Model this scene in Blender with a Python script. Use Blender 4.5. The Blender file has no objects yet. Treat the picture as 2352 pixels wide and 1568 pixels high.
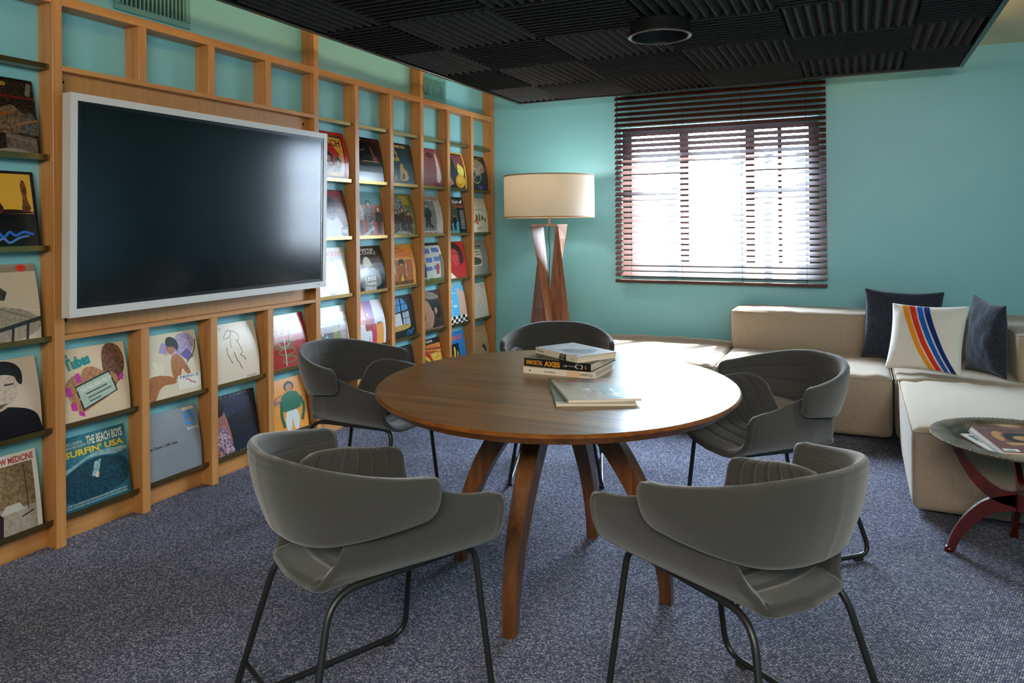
import bpy, bmesh, math, random
from mathutils import Vector, Matrix, noise
random.seed(7)
PI = math.pi
sc = bpy.context.scene
C = sc.collection
# ------------------------------------------------------------------ camera
YAW, ROLL = 0.43813, -0.00898
F_ = Vector((-math.sin(YAW), math.cos(YAW), 0)); R_ = Vector((math.cos(YAW), math.sin(YAW), 0)); U_ = Vector((0, 0, 1))
RR = R_ * math.cos(ROLL) + U_ * math.sin(ROLL); UU = -R_ * math.sin(ROLL) + U_ * math.cos(ROLL)
cam_d = bpy.data.cameras.new('camera'); cam = bpy.data.objects.new('camera', cam_d); C.objects.link(cam)
cam.matrix_world = Matrix(((RR.x, UU.x, -F_.x, 0), (RR.y, UU.y, -F_.y, 0), (RR.z, UU.z, -F_.z, 1.30), (0, 0, 0, 1)))
cam_d.sensor_width = 36.0; cam_d.lens = 36.0 * 1690 / 2352; cam_d.shift_y = -(784 - 513.87) / 2352; cam_d.clip_start = .02
sc.camera = cam
# ------------------------------------------------------------------ sky, sun, lamps, exposure
SKY, SUN, WARM, COVE = 62.0, 38.0, 58.0, 9.0
w = bpy.data.worlds.new('sky'); sc.world = w; w.use_nodes = True
w.node_tree.nodes['Background'].inputs[0].default_value = (.64, .82, 1.0, 1)
w.node_tree.nodes['Background'].inputs[1].default_value = SKY

def lamp(name, kind, loc, aim, energy, col, size=None, size_y=None):
    d = bpy.data.lights.new(name, kind); d.energy = energy; d.color = col
    if kind == 'AREA':
        d.shape = 'RECTANGLE'; d.size = size; d.size_y = size_y or size
    o = bpy.data.objects.new(name, d); C.objects.link(o); o.location = loc
    o.rotation_euler = Vector(aim).to_track_quat('-Z', 'Y').to_euler()
    return o
el = math.radians(49); k = .50; hn = math.hypot(1, k)
sun = lamp('sun', 'SUN', (1, 9, 6), (-k / hn * math.cos(el), -1 / hn * math.cos(el), -math.sin(el)), SUN, (1.0, .93, .82))
sun.data.angle = math.radians(.53)
portal = lamp('window_portal', 'AREA', (-1.0, 6.10, 1.51), (0, -1, 0), 1, (1, 1, 1), 1.52, 1.16)
portal.data.cycles.is_portal = True
# added fill lights, not fixtures, behind the camera and at the right, plus the warm cove lighting on top of the hanging panel
lamp('fill_light_rear', 'AREA', (.2, -1.2, 2.20), (-.22, 1, -.42), WARM, (1.0, .90, .79), 2.6, .5)
lamp('fill_light_side', 'AREA', (1.0, 2.6, 2.47), (-.35, .1, -1), WARM * .80, (1.0, .95, .89), .4, 3.2)
lamp('cove_lamp_left', 'AREA', (-2.40, 3.4, 2.375), (-.5, 0, 1), COVE, (1.0, .70, .36), 3.6, .06)
lamp('cove_lamp_right', 'AREA', (.48, 3.4, 2.375), (.5, 0, 1), COVE, (1.0, .70, .36), 3.6, .06)
lamp('cove_lamp_back', 'AREA', (-.6, 5.45, 2.375), (0, .5, 1), COVE * .45, (1.0, .70, .36), 2.0, .06)
vs = sc.view_settings
vs.view_transform = 'Standard'; vs.look = 'None'; vs.gamma = 1.0; vs.use_curve_mapping = False; vs.exposure = 1.0
sc.cycles.use_denoising = True
sc.cycles.max_bounces = 8; sc.cycles.diffuse_bounces = 5; sc.cycles.transparent_max_bounces = 8
sc.cycles.sample_clamp_indirect = 6.0
sc.cycles.caustics_reflective = False; sc.cycles.caustics_refractive = False

# ------------------------------------------------------------------ materials
def lin(h):
    if isinstance(h, tuple): return h
    v = [int(h[i:i + 2], 16) / 255 for i in (0, 2, 4)]
    return tuple(c / 12.92 if c < .04045 else ((c + .055) / 1.055) ** 2.4 for c in v)
MATS = {}
def newmat(name):
    m = bpy.data.materials.new(name); m.use_nodes = True
    nt = m.node_tree; b = nt.nodes['Principled BSDF']; MATS[name] = m
    return m, nt, b
def N(nt, t, **kw):
    n = nt.nodes.new(t)
    for kk, v in kw.items():
        if kk in n.inputs: n.inputs[kk].default_value = v
        else: setattr(n, kk, v)
    return n
def plain(name, col, rough=.5, metal=0.0, coat=0.0, spec=.5):
    m, nt, b = newmat(name)
    b.inputs['Base Color'].default_value = (*lin(col), 1); b.inputs['Roughness'].default_value = rough
    b.inputs['Metallic'].default_value = metal; b.inputs['Coat Weight'].default_value = coat
    b.inputs['Specular IOR Level'].default_value = spec
    return m
def ramp(nt, stops):
    r = nt.nodes.new('ShaderNodeValToRGB')
    while len(r.color_ramp.elements) > 1: r.color_ramp.elements.remove(r.color_ramp.elements[-1])
    r.color_ramp.elements[0].position = stops[0][0]; r.color_ramp.elements[0].color = (*lin(stops[0][1]), 1)
    for p, c in stops[1:]:
        e = r.color_ramp.elements.new(p); e.color = (*lin(c), 1)
    return r
def mapped(nt, scale, rot=(0, 0, 0), coord='Object'):
    tc = nt.nodes.new('ShaderNodeTexCoord'); mp = nt.nodes.new('ShaderNodeMapping')
    mp.inputs['Scale'].default_value = scale; mp.inputs['Rotation'].default_value = rot
    nt.links.new(tc.outputs[coord], mp.inputs[0]); return mp
def bump(nt, b, src, strength, dist=.002):
    bp = N(nt, 'ShaderNodeBump', Strength=strength, Distance=dist); nt.links.new(src, bp.inputs['Height']); nt.links.new(bp.outputs[0], b.inputs['Normal'])
def wood(name, dark, light, scale, rough=.4, coat=0.0, gloss_noise=0.0):
    m, nt, b = newmat(name); mp = mapped(nt, scale)
    n1 = N(nt, 'ShaderNodeTexNoise', Scale=1.0, Detail=6.0, Roughness=.62, Distortion=.6); nt.links.new(mp.outputs[0], n1.inputs[0])
    r = ramp(nt, [(.32, dark), (.68, light)]); nt.links.new(n1.outputs[0], r.inputs[0]); nt.links.new(r.outputs[0], b.inputs['Base Color'])
    b.inputs['Roughness'].default_value = rough; b.inputs['Coat Weight'].default_value = coat; b.inputs['Coat Roughness'].default_value = .2
    bump(nt, b, n1.outputs[0], .08, .001)
    return m
def noisy(name, c1, c2, scale, rough=.6, bstr=.0, detail=3.0, coord='Object', sc3=(1, 1, 1), bdist=.002):
    m, nt, b = newmat(name); mp = mapped(nt, sc3, coord=coord)
    n1 = N(nt, 'ShaderNodeTexNoise', Scale=scale, Detail=detail); nt.links.new(mp.outputs[0], n1.inputs[0])
    r = ramp(nt, [(.35, c1), (.65, c2)]); nt.links.new(n1.outputs[0], r.inputs[0]); nt.links.new(r.outputs[0], b.inputs['Base Color'])
    b.inputs['Roughness'].default_value = rough
    if bstr: bump(nt, b, n1.outputs[0], bstr, bdist)
    return m
def fabric_twill(name, dark, light, period):
    m, nt, b = newmat(name)
    uv = mapped(nt, (1 / period, 1 / period, 1), coord='UV')
    wv = N(nt, 'ShaderNodeTexWave', Scale=.32, Distortion=.9, Detail=1.0, wave_type='BANDS', bands_direction='DIAGONAL'); wv.inputs['Detail Scale'].default_value = 2.0
    nt.links.new(uv.outputs[0], wv.inputs[0])
    n1 = N(nt, 'ShaderNodeTexNoise', Scale=.9, Detail=2.0); nt.links.new(uv.outputs[0], n1.inputs[0])
    mx = N(nt, 'ShaderNodeMath', operation='ADD'); mu = N(nt, 'ShaderNodeMath', operation='MULTIPLY'); mu.inputs[1].default_value = .5
    m2 = N(nt, 'ShaderNodeMath', operation='MULTIPLY'); m2.inputs[1].default_value = .5
    nt.links.new(wv.outputs[1], mu.inputs[0]); nt.links.new(n1.outputs[0], m2.inputs[0]); nt.links.new(mu.outputs[0], mx.inputs[0]); nt.links.new(m2.outputs[0], mx.inputs[1])
    r = ramp(nt, [(.25, dark), (.75, light)]); nt.links.new(mx.outputs[0], r.inputs[0]); nt.links.new(r.outputs[0], b.inputs['Base Color'])
    b.inputs['Roughness'].default_value = .9; b.inputs['Sheen Weight'].default_value = .35; b.inputs['Sheen Roughness'].default_value = .5; b.inputs['Specular IOR Level'].default_value = .15
    bump(nt, b, mx.outputs[0], .35, .001)
    return m
def linen(name, c1, c2, sheen=.2, sc3=(260, 260, 26)):
    m, nt, b = newmat(name); mp = mapped(nt, sc3)
    n1 = N(nt, 'ShaderNodeTexNoise', Scale=1.0, Detail=2.0); nt.links.new(mp.outputs[0], n1.inputs[0])
    r = ramp(nt, [(.3, c1), (.7, c2)]); nt.links.new(n1.outputs[0], r.inputs[0]); nt.links.new(r.outputs[0], b.inputs['Base Color'])
    b.inputs['Roughness'].default_value = .95; b.inputs['Sheen Weight'].default_value = sheen; b.inputs['Specular IOR Level'].default_value = .15
    bump(nt, b, n1.outputs[0], .25, .001); return m

M = {}
M['teal'] = noisy('teal_wall_paint', (.215, .53, .585), (.225, .545, .60), 3.0, .42)
M['ceiling'] = noisy('cream_ceiling_paint', (.60, .52, .36), (.64, .55, .39), 2.0, .7)
M['wood_z'] = wood('beech_upright_grain', 'B0733A', 'CA8F54', (26, 26, 1.3), .38)
M['wood_y'] = wood('beech_lengthwise_grain', 'B0733A', 'CA8F54', (26, 1.3, 26), .38)
M['panel'] = wood('oak_veneer_panel', 'B4783C', 'BE8748', (30, 60, 1.6), .42)
M['bronze'] = plain('bronze_ledge_metal', (.30, .195, .07), .30, 1.0)
M['black_hole'] = plain('black_fixing', (.01, .01, .01), .6)
M['white_frame'] = plain('warm_white_plastic', (.62, .59, .55), .38)
M['black_bezel'] = plain('black_bezel', (.006, .006, .007), .25)
m, nt, b = newmat('dark_display_glass'); b.inputs['Base Color'].default_value = (.004, .006, .008, 1); b.inputs['Roughness'].default_value = .15; b.inputs['Specular IOR Level'].default_value = .5; M['screen'] = m
M['grey_logo'] = plain('grey_logo_print', (.25, .25, .25), .5)
M['chair'] = fabric_twill('charcoal_woven_fabric', (.008, .0075, .0070), (.078, .074, .069), .0019)
M['chair_seam'] = plain('dark_seam_thread', (.02, .02, .02), .9)
M['rod'] = plain('black_powder_coat', (.012, .012, .012), .38)
M['glide'] = plain('black_rubber', (.01, .01, .01), .8)
M['foam'] = noisy('black_acoustic_foam', (.022, .0205, .0195), (.036, .034, .0325), 60, .95, .3)
M['cloud_frame'] = plain('black_satin_frame', (.018, .017, .016), .28)
M['can'] = plain('black_lamp_housing', (.012, .012, .012), .45)
M['can_rim'] = plain('pale_rim_edge', (.30, .27, .24), .4)
M['slat'] = wood('mahogany_blind_slat', '34140D', '4C2216', (2.0, 60, 60), .55)
M['cord'] = plain('brown_cord', (.06, .025, .018), .8)
M['win_frame'] = plain('dark_grey_window_frame', (.035, .033, .033), .45)
M['sofa'] = linen('beige_linen', (.31, .238, .170), (.365, .285, .210))
M['piping'] = plain('beige_piping', (.33, .26, .19), .9)
M['foot'] = plain('dark_plastic_foot', (.012, .012, .012), .6)
M['navy'] = linen('navy_slub_fabric', (.010, .012, .019), (.034, .039, .054), .2, (160, 160, 60))
M['pillow_white'] = linen('off_white_cotton', (.62, .57, .50), (.68, .63, .57), .1, (300, 300, 300))
M['shade'] = linen('cream_shade_linen', (.80, .73, .62), (.86, .79, .68), .05, (320, 320, 200))
nt = M['shade'].node_tree; pb = nt.nodes['Principled BSDF']; tl_ = nt.nodes.new('ShaderNodeBsdfTranslucent'); tl_.inputs[0].default_value = (.85, .74, .58, 1); ms = nt.nodes.new('ShaderNodeMixShader'); ms.inputs[0].default_value = .3
nt.links.new(pb.outputs[0], ms.inputs[1]); nt.links.new(tl_.outputs[0], ms.inputs[2]); nt.links.new(ms.outputs[0], nt.nodes['Material Output'].inputs[0])
M['shade_in'] = plain('white_bulb_glass', (.75, .70, .62), .8)
M['shade_trim'] = plain('tan_shade_trim', (.45, .28, .14), .8)
M['stem'] = plain('satin_steel_stem', (.60, .57, .52), .45, .6)
M['steel'] = plain('brushed_steel', (.55, .52, .48), .3, 1.0)
M['lampwood'] = wood('walnut_lamp_wood', '74452F', 'A87556', (30, 30, 2.0), .4)
M['black_cord'] = plain('black_cable', (.01, .01, .01), .5)
M['vent'] = plain('teal_vent_metal', (.115, .33, .325), .45)
M['vent_dark'] = plain('dark_vent_cavity', (.01, .02, .02), .9)
M['brass'] = noisy('aged_brass_tray', (.085, .055, .032), (.21, .155, .10), 14, .42, .1); M['brass'].node_tree.nodes['Principled BSDF'].inputs['Metallic'].default_value = .5
M['brass_rim'] = plain('brass_beading', (.24, .165, .075), .45, 1.0)
M['redwood'] = wood('red_lacquered_wood', '340A05', '5C160B', (10, 10, 10), .28, .3)
M['pages'] = noisy('paper_page_edges', (.55, .45, .34), (.78, .68, .55), 1.0, .8, sc3=(3, 3, 420))
M['paper'] = plain('white_paper', (.78, .74, .68), .5)

# table wood: long grain, satin lacquer
m, nt, b = newmat('table_walnut_lacquer'); mp = mapped(nt, (1.6, 26, 26), rot=(0, 0, .15))
n1 = N(nt, 'ShaderNodeTexNoise', Scale=1.0, Detail=7.0, Roughness=.6, Distortion=.4); nt.links.new(mp.outputs[0], n1.inputs[0])
r = ramp(nt, [(.30, (.050, .0175, .003)), (.50, (.150, .058, .0100)), (.72, (.245, .108, .022))]); nt.links.new(n1.outputs[0], r.inputs[0]); nt.links.new(r.outputs[0], b.inputs['Base Color'])
b.inputs['Roughness'].default_value = .32; b.inputs['Specular IOR Level'].default_value = .5; b.inputs['Coat Weight'].default_value = .30; b.inputs['Coat Roughness'].default_value = .20
n2 = N(nt, 'ShaderNodeTexNoise', Scale=170.0, Detail=2.0); tc = nt.nodes.new('ShaderNodeTexCoord'); nt.links.new(tc.outputs['Object'], n2.inputs[0]); bump(nt, b, n2.outputs[0], .06, .001)
M['tabletop'] = m
M['tableleg'] = wood('table_leg_oak', '4A2810', '7A4A20', (34, 34, 2.2), .35, .25)
M['tablerim'] = wood('table_rim_wood', '5E3210', '8A521C', (20, 20, 30), .35, .25)

# carpet: loop weave in rows
m, nt, b = newmat('blue_grey_loop_carpet'); mp = mapped(nt, (150, 210, 1), rot=(0, 0, .20))
vo = N(nt, 'ShaderNodeTexVoronoi', Scale=1.0, Randomness=.18); nt.links.new(mp.outputs[0], vo.inputs['Vector'])
sep = nt.nodes.new('ShaderNodeSeparateColor'); nt.links.new(vo.outputs['Color'], sep.inputs[0])
r = ramp(nt, [(0.0, (.036, .042, .078)), (.30, (.085, .096, .165)), (.65, (.19, .195, .285)), (.9, (.37, .35, .41)), (1.0, (.54, .49, .50))]); nt.links.new(sep.outputs[0], r.inputs[0])
mx = nt.nodes.new('ShaderNodeMix'); mx.data_type = 'RGBA'; mx.blend_type = 'MULTIPLY'; mx.inputs[0].default_value = 1.0
r2 = ramp(nt, [(.12, (1.25, 1.25, 1.25)), (.62, (.06, .06, .08))]); nt.links.new(vo.outputs['Distance'], r2.inputs[0])
nt.links.new(r.outputs[0], mx.inputs[6]); nt.links.new(r2.outputs[0], mx.inputs[7])
nl = N(nt, 'ShaderNodeTexNoise', Scale=2.2, Detail=4.0); tc = nt.nodes.new('ShaderNodeTexCoord'); nt.links.new(tc.outputs['Object'], nl.inputs[0])
r3 = ramp(nt, [(.35, (.80, .80, .80)), (.65, (1.15, 1.15, 1.15))]); nt.links.new(nl.outputs[0], r3.inputs[0])
mx2 = nt.nodes.new('ShaderNodeMix'); mx2.data_type = 'RGBA'; mx2.blend_type = 'MULTIPLY'; mx2.inputs[0].default_value = 1.0
nt.links.new(mx.outputs[2], mx2.inputs[6]); nt.links.new(r3.outputs[0], mx2.inputs[7]); nt.links.new(mx2.outputs[2], b.inputs['Base Color'])
b.inputs['Roughness'].default_value = .95; b.inputs['Specular IOR Level'].default_value = .1; b.inputs['Sheen Weight'].default_value = .1
inv = N(nt, 'ShaderNodeMath', operation='SUBTRACT'); inv.inputs[0].default_value = 1.0; nt.links.new(vo.outputs['Distance'], inv.inputs[1]); bump(nt, b, inv.outputs[0], .8, .004)
M['carpet'] = m

# clear glazing: lets light through and reflects a little
m = bpy.data.materials.new('clear_window_glass'); m.use_nodes = True; nt = m.node_tree; nt.nodes.clear()
o_ = nt.nodes.new('ShaderNodeOutputMaterial'); t_ = nt.nodes.new('ShaderNodeBsdfTransparent'); g_ = nt.nodes.new('ShaderNodeBsdfGlossy'); g_.inputs['Roughness'].default_value = .02
x_ = nt.nodes.new('ShaderNodeMixShader'); x_.inputs[0].default_value = .05
nt.links.new(t_.outputs[0], x_.inputs[1]); nt.links.new(g_.outputs[0], x_.inputs[2]); nt.links.new(x_.outputs[0], o_.inputs[0]); M['glass'] = m

def ink(col, gloss=.30):
    """printed colour; 'aaaaaa|bbbbbb' is a mottled photographic print"""
    key = 'print_ink_' + col.replace('|', '_').lower()
    if key in MATS: return MATS[key]
    if '|' in col:
        a, c = col.split('|'); m, nt, b = newmat(key); mp = mapped(nt, (1, 1, 1))
        n = N(nt, 'ShaderNodeTexNoise', Scale=75.0, Detail=5.0, Roughness=.65); nt.links.new(mp.outputs[0], n.inputs[0])
        r = ramp(nt, [(.40, a), (.60, c)]); nt.links.new(n.outputs[0], r.inputs[0]); nt.links.new(r.outputs[0], b.inputs['Base Color'])
    else:
        m, nt, b = newmat(key); b.inputs['Base Color'].default_value = (*lin(col), 1)
    b.inputs['Roughness'].default_value = gloss; b.inputs['Specular IOR Level'].default_value = .5
    return m

# ------------------------------------------------------------------ object helpers
def wm(o):
    mt = o.matrix_basis.copy()
    while o.parent: o = o.parent; mt = o.matrix_basis @ mt
    return mt
def link(name, me, parent=None, mats=(), smooth=False):
    o = bpy.data.objects.new(name, me); C.objects.link(o)
    for m_ in (mats if isinstance(mats, (list, tuple)) else [mats]): me.materials.append(m_)
    if smooth:
        me.polygons.foreach_set('use_smooth', [True] * len(me.polygons))
    if parent is not None:
        o.parent = parent; me.transform(wm(parent).inverted())
    me.update()
    return o
def mesh(name, v, f, mat, parent=None, smooth=False, midx=None, uv=None):
    me = bpy.data.meshes.new(name); me.from_pydata([tuple(p) for p in v], [], f)
    if midx: me.polygons.foreach_set('material_index', midx)
    if uv is not None:
        l = me.uv_layers.new(name='UVMap')
        for lp in me.loops: l.data[lp.index].uv = uv[lp.vertex_index]
    return link(name, me, parent, mat, smooth)
def bm_obj(name, bm, mat, parent=None, smooth=False):
    me = bpy.data.meshes.new(name); bm.to_mesh(me); bm.free(); return link(name, me, parent, mat, smooth)
def sharp(o, ang=40):
    bm = bmesh.new(); bm.from_mesh(o.data)
    for e in bm.edges:
        if len(e.link_faces) == 2: e.smooth = e.calc_face_angle(0) < math.radians(ang)
    bm.to_mesh(o.data); bm.free(); return o
def tag(o, label=None, cat=None, group=None, kind=None):
    if label: o['label'] = label
    if cat: o['category'] = cat
    if group: o['group'] = group
    if kind: o['kind'] = kind
    return o
def thing(name, label, cat, loc=(0, 0, 0), rz=0.0, group=None):
    o = bpy.data.objects.new(name, None); C.objects.link(o); o.empty_display_size = .1
    o.location = loc; o.rotation_euler = (0, 0, rz)
    o.matrix_basis = Matrix.Translation(loc) @ Matrix.Rotation(rz, 4, 'Z')
    return tag(o, label, cat, group)
def boxv(lo, hi):
    (a, b_, c), (d, e, f) = lo, hi
    v = [(a, b_, c), (d, b_, c), (d, e, c), (a, e, c), (a, b_, f), (d, b_, f), (d, e, f), (a, e, f)]
    return v, [(0, 3, 2, 1), (4, 5, 6, 7), (0, 1, 5, 4), (1, 2, 6, 5), (2, 3, 7, 6), (3, 0, 4, 7)]
def box(name, lo, hi, mat, parent=None, bevel=0.0, seg=2):
    bm = bmesh.new(); v, f = boxv(lo, hi); vs_ = [bm.verts.new(p) for p in v]
    for q in f: bm.faces.new([vs_[i] for i in q])
    if bevel: bmesh.ops.bevel(bm, geom=bm.edges[:], offset=bevel, segments=seg, affect='EDGES', profile=.5)
    return bm_obj(name, bm, mat, parent)
def boxes(name, lst, mat, parent=None):
    V, Fc = [], []
    for lo, hi in lst:
        v, f = boxv(lo, hi); n = len(V); V += v; Fc += [tuple(i + n for i in q) for q in f]
    return mesh(name, V, Fc, mat, parent)
def tube_vf(pts, r, n=10, closed=False):
    pts = [Vector(p) for p in pts]; V, Fc = [], []; m_ = len(pts); up = None
    rs = r if isinstance(r, (list, tuple)) else [r] * m_
    for i, p in enumerate(pts):
        a = pts[(i - 1) % m_] if (closed or i) else p; c = pts[(i + 1) % m_] if (closed or i < m_ - 1) else p
        t = (c - a).normalized()
        if up is None: up = t.orthogonal().normalized()
        up = (up - t * up.dot(t)).normalized(); s_ = t.cross(up)
        for j in range(n):
            a_ = 2 * PI * j / n; V.append(p + (up * math.cos(a_) + s_ * math.sin(a_)) * rs[i])
    for i in range(m_ if closed else m_ - 1):
        for j in range(n):
            i2 = (i + 1) % m_
            Fc.append((i * n + j, i * n + (j + 1) % n, i2 * n + (j + 1) % n, i2 * n + j))
    if not closed:
        Fc.append(tuple(range(n))[::-1]); Fc.append(tuple((m_ - 1) * n + j for j in range(n)))
    return V, Fc
def tube(name, pts, r, mat, parent=None, n=10, closed=False):
    v, f = tube_vf(pts, r, n, closed); return mesh(name, v, f, mat, parent, True)
def fillet(pts, rads, closed=False, seg=7):
    pts = [Vector(p) for p in pts]; out = []; n = len(pts)
    for i, p in enumerate(pts):
        if not closed and i in (0, n - 1): out.append(p); continue
        a = (pts[i - 1] - p); b_ = (pts[(i + 1) % n] - p); r = rads[i] if isinstance(rads, (list, tuple)) else rads
        r = min(r, a.length * .45, b_.length * .45); p0 = p + a.normalized() * r; p1 = p + b_.normalized() * r
        for j in range(seg + 1):
            t = j / seg; out.append(p0 * (1 - t) ** 2 + p * 2 * t * (1 - t) + p1 * t * t)
    return out
def lathe_vf(prof, n=48, c=(0, 0), ax=1.0, ay=1.0, rot=0.0):
    V, Fc = [], []; cr, sr = math.cos(rot), math.sin(rot)
    for (r, z) in prof:
        for j in range(n):
            a = 2 * PI * j / n; x, y = r * ax * math.cos(a), r * ay * math.sin(a)
            V.append((c[0] + x * cr - y * sr, c[1] + x * sr + y * cr, z))
    for i in range(len(prof) - 1):
        for j in range(n): Fc.append((i * n + j, i * n + (j + 1) % n, (i + 1) * n + (j + 1) % n, (i + 1) * n + j))
    return V, Fc
def loft(name, rings, mat, parent=None, smooth=False, cap=True):
    n = len(rings[0]); V = [p for r in rings for p in r]; Fc = []
    for i in range(len(rings) - 1):
        for j in range(n): Fc.append((i * n + j, i * n + (j + 1) % n, (i + 1) * n + (j + 1) % n, (i + 1) * n + j))
    if cap: Fc.append(tuple(range(n))[::-1]); Fc.append(tuple((len(rings) - 1) * n + j for j in range(n)))
    return mesh(name, V, Fc, mat, parent, smooth)
def copy_tree(o, parent=None):
    c = o.copy(); C.objects.link(c)
    if parent is not None: c.parent = parent
    for ch in [x for x in bpy.data.objects if x.parent == o]: copy_tree(ch, c)
    return c
def smooth01(t): t = max(0.0, min(1.0, t)); return t * t * (3 - 2 * t)
def catmull(P, t):
    n = len(P) - 1; t = max(0.0, min(.999999, t)) * n; i = int(t); f = t - i
    p0, p1, p2, p3 = P[max(i - 1, 0)], P[i], P[i + 1], P[min(i + 2, n)]
    return tuple(.5 * (2 * b_ + (c - a) * f + (2 * a - 5 * b_ + 4 * c - d) * f * f + (-a + 3 * b_ - 3 * c + d) * f ** 3) for a, b_, c, d in zip(p0, p1, p2, p3))

# text outlines, fitted later into a box
TXT = {}
def text_geo(s, bold=0.0):
    if (s, bold) in TXT: return TXT[(s, bold)]
    cu = bpy.data.curves.new('lettering', 'FONT'); cu.body = s; cu.size = 1.0; cu.resolution_u = 2; cu.offset = bold
    o = bpy.data.objects.new('lettering', cu); C.objects.link(o)
    dg = bpy.context.evaluated_depsgraph_get(); ev = o.evaluated_get(dg); me = ev.to_mesh()
    v = [(p.co.x, p.co.y) for p in me.vertices]; f = [tuple(p.vertices) for p in me.polygons]; ev.to_mesh_clear()
    bpy.data.objects.remove(o); bpy.data.curves.remove(cu)
    xs = [p[0] for p in v]; ys = [p[1] for p in v]; x0, x1, y0, y1 = min(xs), max(xs), min(ys), max(ys)
    v = [((x - x0) / (x1 - x0), (y - y0) / (y1 - y0)) for x, y in v]
    TXT[(s, bold)] = (v, f); return TXT[(s, bold)]

def chaikin(P, closed, it=2):
    for _ in range(it):
        Q = [] if closed else [P[0]]; n = len(P)
        for i in range(n if closed else n - 1):
            a, c = P[i], P[(i + 1) % n]; Q += [(a[0] * .75 + c[0] * .25, a[1] * .75 + c[1] * .25), (a[0] * .25 + c[0] * .75, a[1] * .25 + c[1] * .75)]
        P = Q if closed else Q + [P[-1]]
    return P
# printed art: list of flat shapes in the unit square, laid on a surface S(u, v, lift)
def art_mesh(name, art, S, parent, cuts=8, lift0=.0004, dl=.00012, gloss=.30):
    V, Fc, MI, mats, mi = [], [], [], [], {}
    def mid(col):
        if col not in mi: mi[col] = len(mats); mats.append(ink(col, gloss))
        return mi[col]
    for li, a in enumerate(art):
        bm = bmesh.new(); kind = a[0]
        def poly(pts):
            try: bm.faces.new([bm.verts.new((x, y, 0)) for x, y in pts])
            except ValueError: pass
        if kind == 'r': _, x0, y0, x1, y1, col = a; poly([(x0, y0), (x1, y0), (x1, y1), (x0, y1)])
        elif kind == 'p': _, pts, col = a; poly(chaikin(list(pts), True) if len(pts) >= 6 else pts)
        elif kind == 'e':
            _, cx, cy, rx, ry, col = a; poly([(cx + rx * math.cos(2 * PI * j / 20), cy + ry * math.sin(2 * PI * j / 20)) for j in range(20)])
        elif kind == 'ring':
            _, cx, cy, rx, ry, wd, col = a
            o_ = [bm.verts.new((cx + rx * math.cos(2 * PI * j / 24), cy + ry * math.sin(2 * PI * j / 24), 0)) for j in range(24)]
            i_ = [bm.verts.new((cx + (rx - wd) * math.cos(2 * PI * j / 24), cy + (ry - wd) * math.sin(2 * PI * j / 24), 0)) for j in range(24)]
            for j in range(24): bm.faces.new([o_[j], o_[(j + 1) % 24], i_[(j + 1) % 24], i_[j]])
        elif kind == 'l':
            _, pts, wd, col = a; pts = chaikin(list(pts), False) if len(pts) >= 3 else pts
            for (x0, y0), (x1, y1) in zip(pts, pts[1:]):
                d = math.hypot(x1 - x0, y1 - y0) or 1; nx, ny = -(y1 - y0) / d * wd / 2, (x1 - x0) / d * wd / 2; ex, ey = (x1 - x0) / d * wd * .3, (y1 - y0) / d * wd * .3
                poly([(x0 - ex + nx, y0 - ey + ny), (x0 - ex - nx, y0 - ey - ny), (x1 + ex - nx, y1 + ey - ny), (x1 + ex + nx, y1 + ey + ny)])
        elif kind == 't':
            s, x0, y0, x1, y1, col = a[1:7]; rot = a[7] if len(a) > 7 else 0.0; v, f = text_geo(s, a[8] if len(a) > 8 else .012)
            cx, cy = (x0 + x1) / 2, (y0 + y1) / 2; cr, sr = math.cos(rot), math.sin(rot); bv = []
            for x, y in v:
                px, py = x0 + x * (x1 - x0) - cx, y0 + y * (y1 - y0) - cy; bv.append(bm.verts.new((cx + px * cr - py * sr, cy + px * sr + py * cr, 0)))
            for q in f:
                try: bm.faces.new([bv[i] for i in q])
                except ValueError: pass
        for ax in (0, 1):
            for side in (0, 1):
                nrm = [0, 0, 0]; nrm[ax] = 1 if side else -1; co = [0, 0, 0]; co[ax] = side
                bmesh.ops.bisect_plane(bm, geom=bm.verts[:] + bm.edges[:] + bm.faces[:], plane_co=co, plane_no=nrm, clear_outer=True)
        if kind != 't' or (a[4] - a[2]) > .1:
            for c_ in range(1, cuts): bmesh.ops.bisect_plane(bm, geom=bm.verts[:] + bm.edges[:] + bm.faces[:], plane_co=(0, c_ / cuts, 0), plane_no=(0, 1, 0))
        base = len(V); bm.verts.index_update(); id_ = mid(col)
        bmesh.ops.recalc_face_normals(bm, faces=bm.faces[:])
        for v_ in bm.verts: V.append(S(v_.co.x, v_.co.y, lift0 + dl * li))
        for f_ in bm.faces:
            ids = [v_.index + base for v_ in f_.verts]; Fc.append(ids); MI.append(id_)
        bm.free()
    return mesh(name, V, Fc, mats, parent, False, MI)

# ------------------------------------------------------------------ room shell
XW, YB, XR, YF, ZC = -3.031, 5.92, 1.36, -2.3, 2.49
WX0, WX1, WZ0, WZ1, WT = -1.765, -.250, .935, 2.085, .16       # window opening
tag(box('floor', (XW - .15, YF - .15, -.10), (XR + .15, YB + .15, 0), M['carpet']), kind='structure')
tag(box('ceiling', (XW - .15, YF - .15, ZC), (XR + .15, YB + .16, ZC + .12), M['ceiling']), kind='structure')
tag(box('wall_left', (XW - .14, YF - .14, 0), (XW, YB + .14, ZC), M['teal']), kind='structure')
tag(box('wall_right', (XR, YF - .14, 0), (XR + .14, YB + .14, ZC), M['teal']), kind='structure')
tag(box('wall_front', (XW, YF - .14, 0), (XR, YF, ZC), M['teal']), kind='structure')
tag(boxes('wall_back', [((XW, YB, 0), (WX0, YB + WT, ZC)), ((WX1, YB, 0), (XR, YB + WT, ZC)), ((WX0, YB, 0), (WX1, YB + WT, WZ0)), ((WX0, YB, WZ1), (WX1, YB + WT, ZC))], M['teal']), kind='structure')
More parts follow.
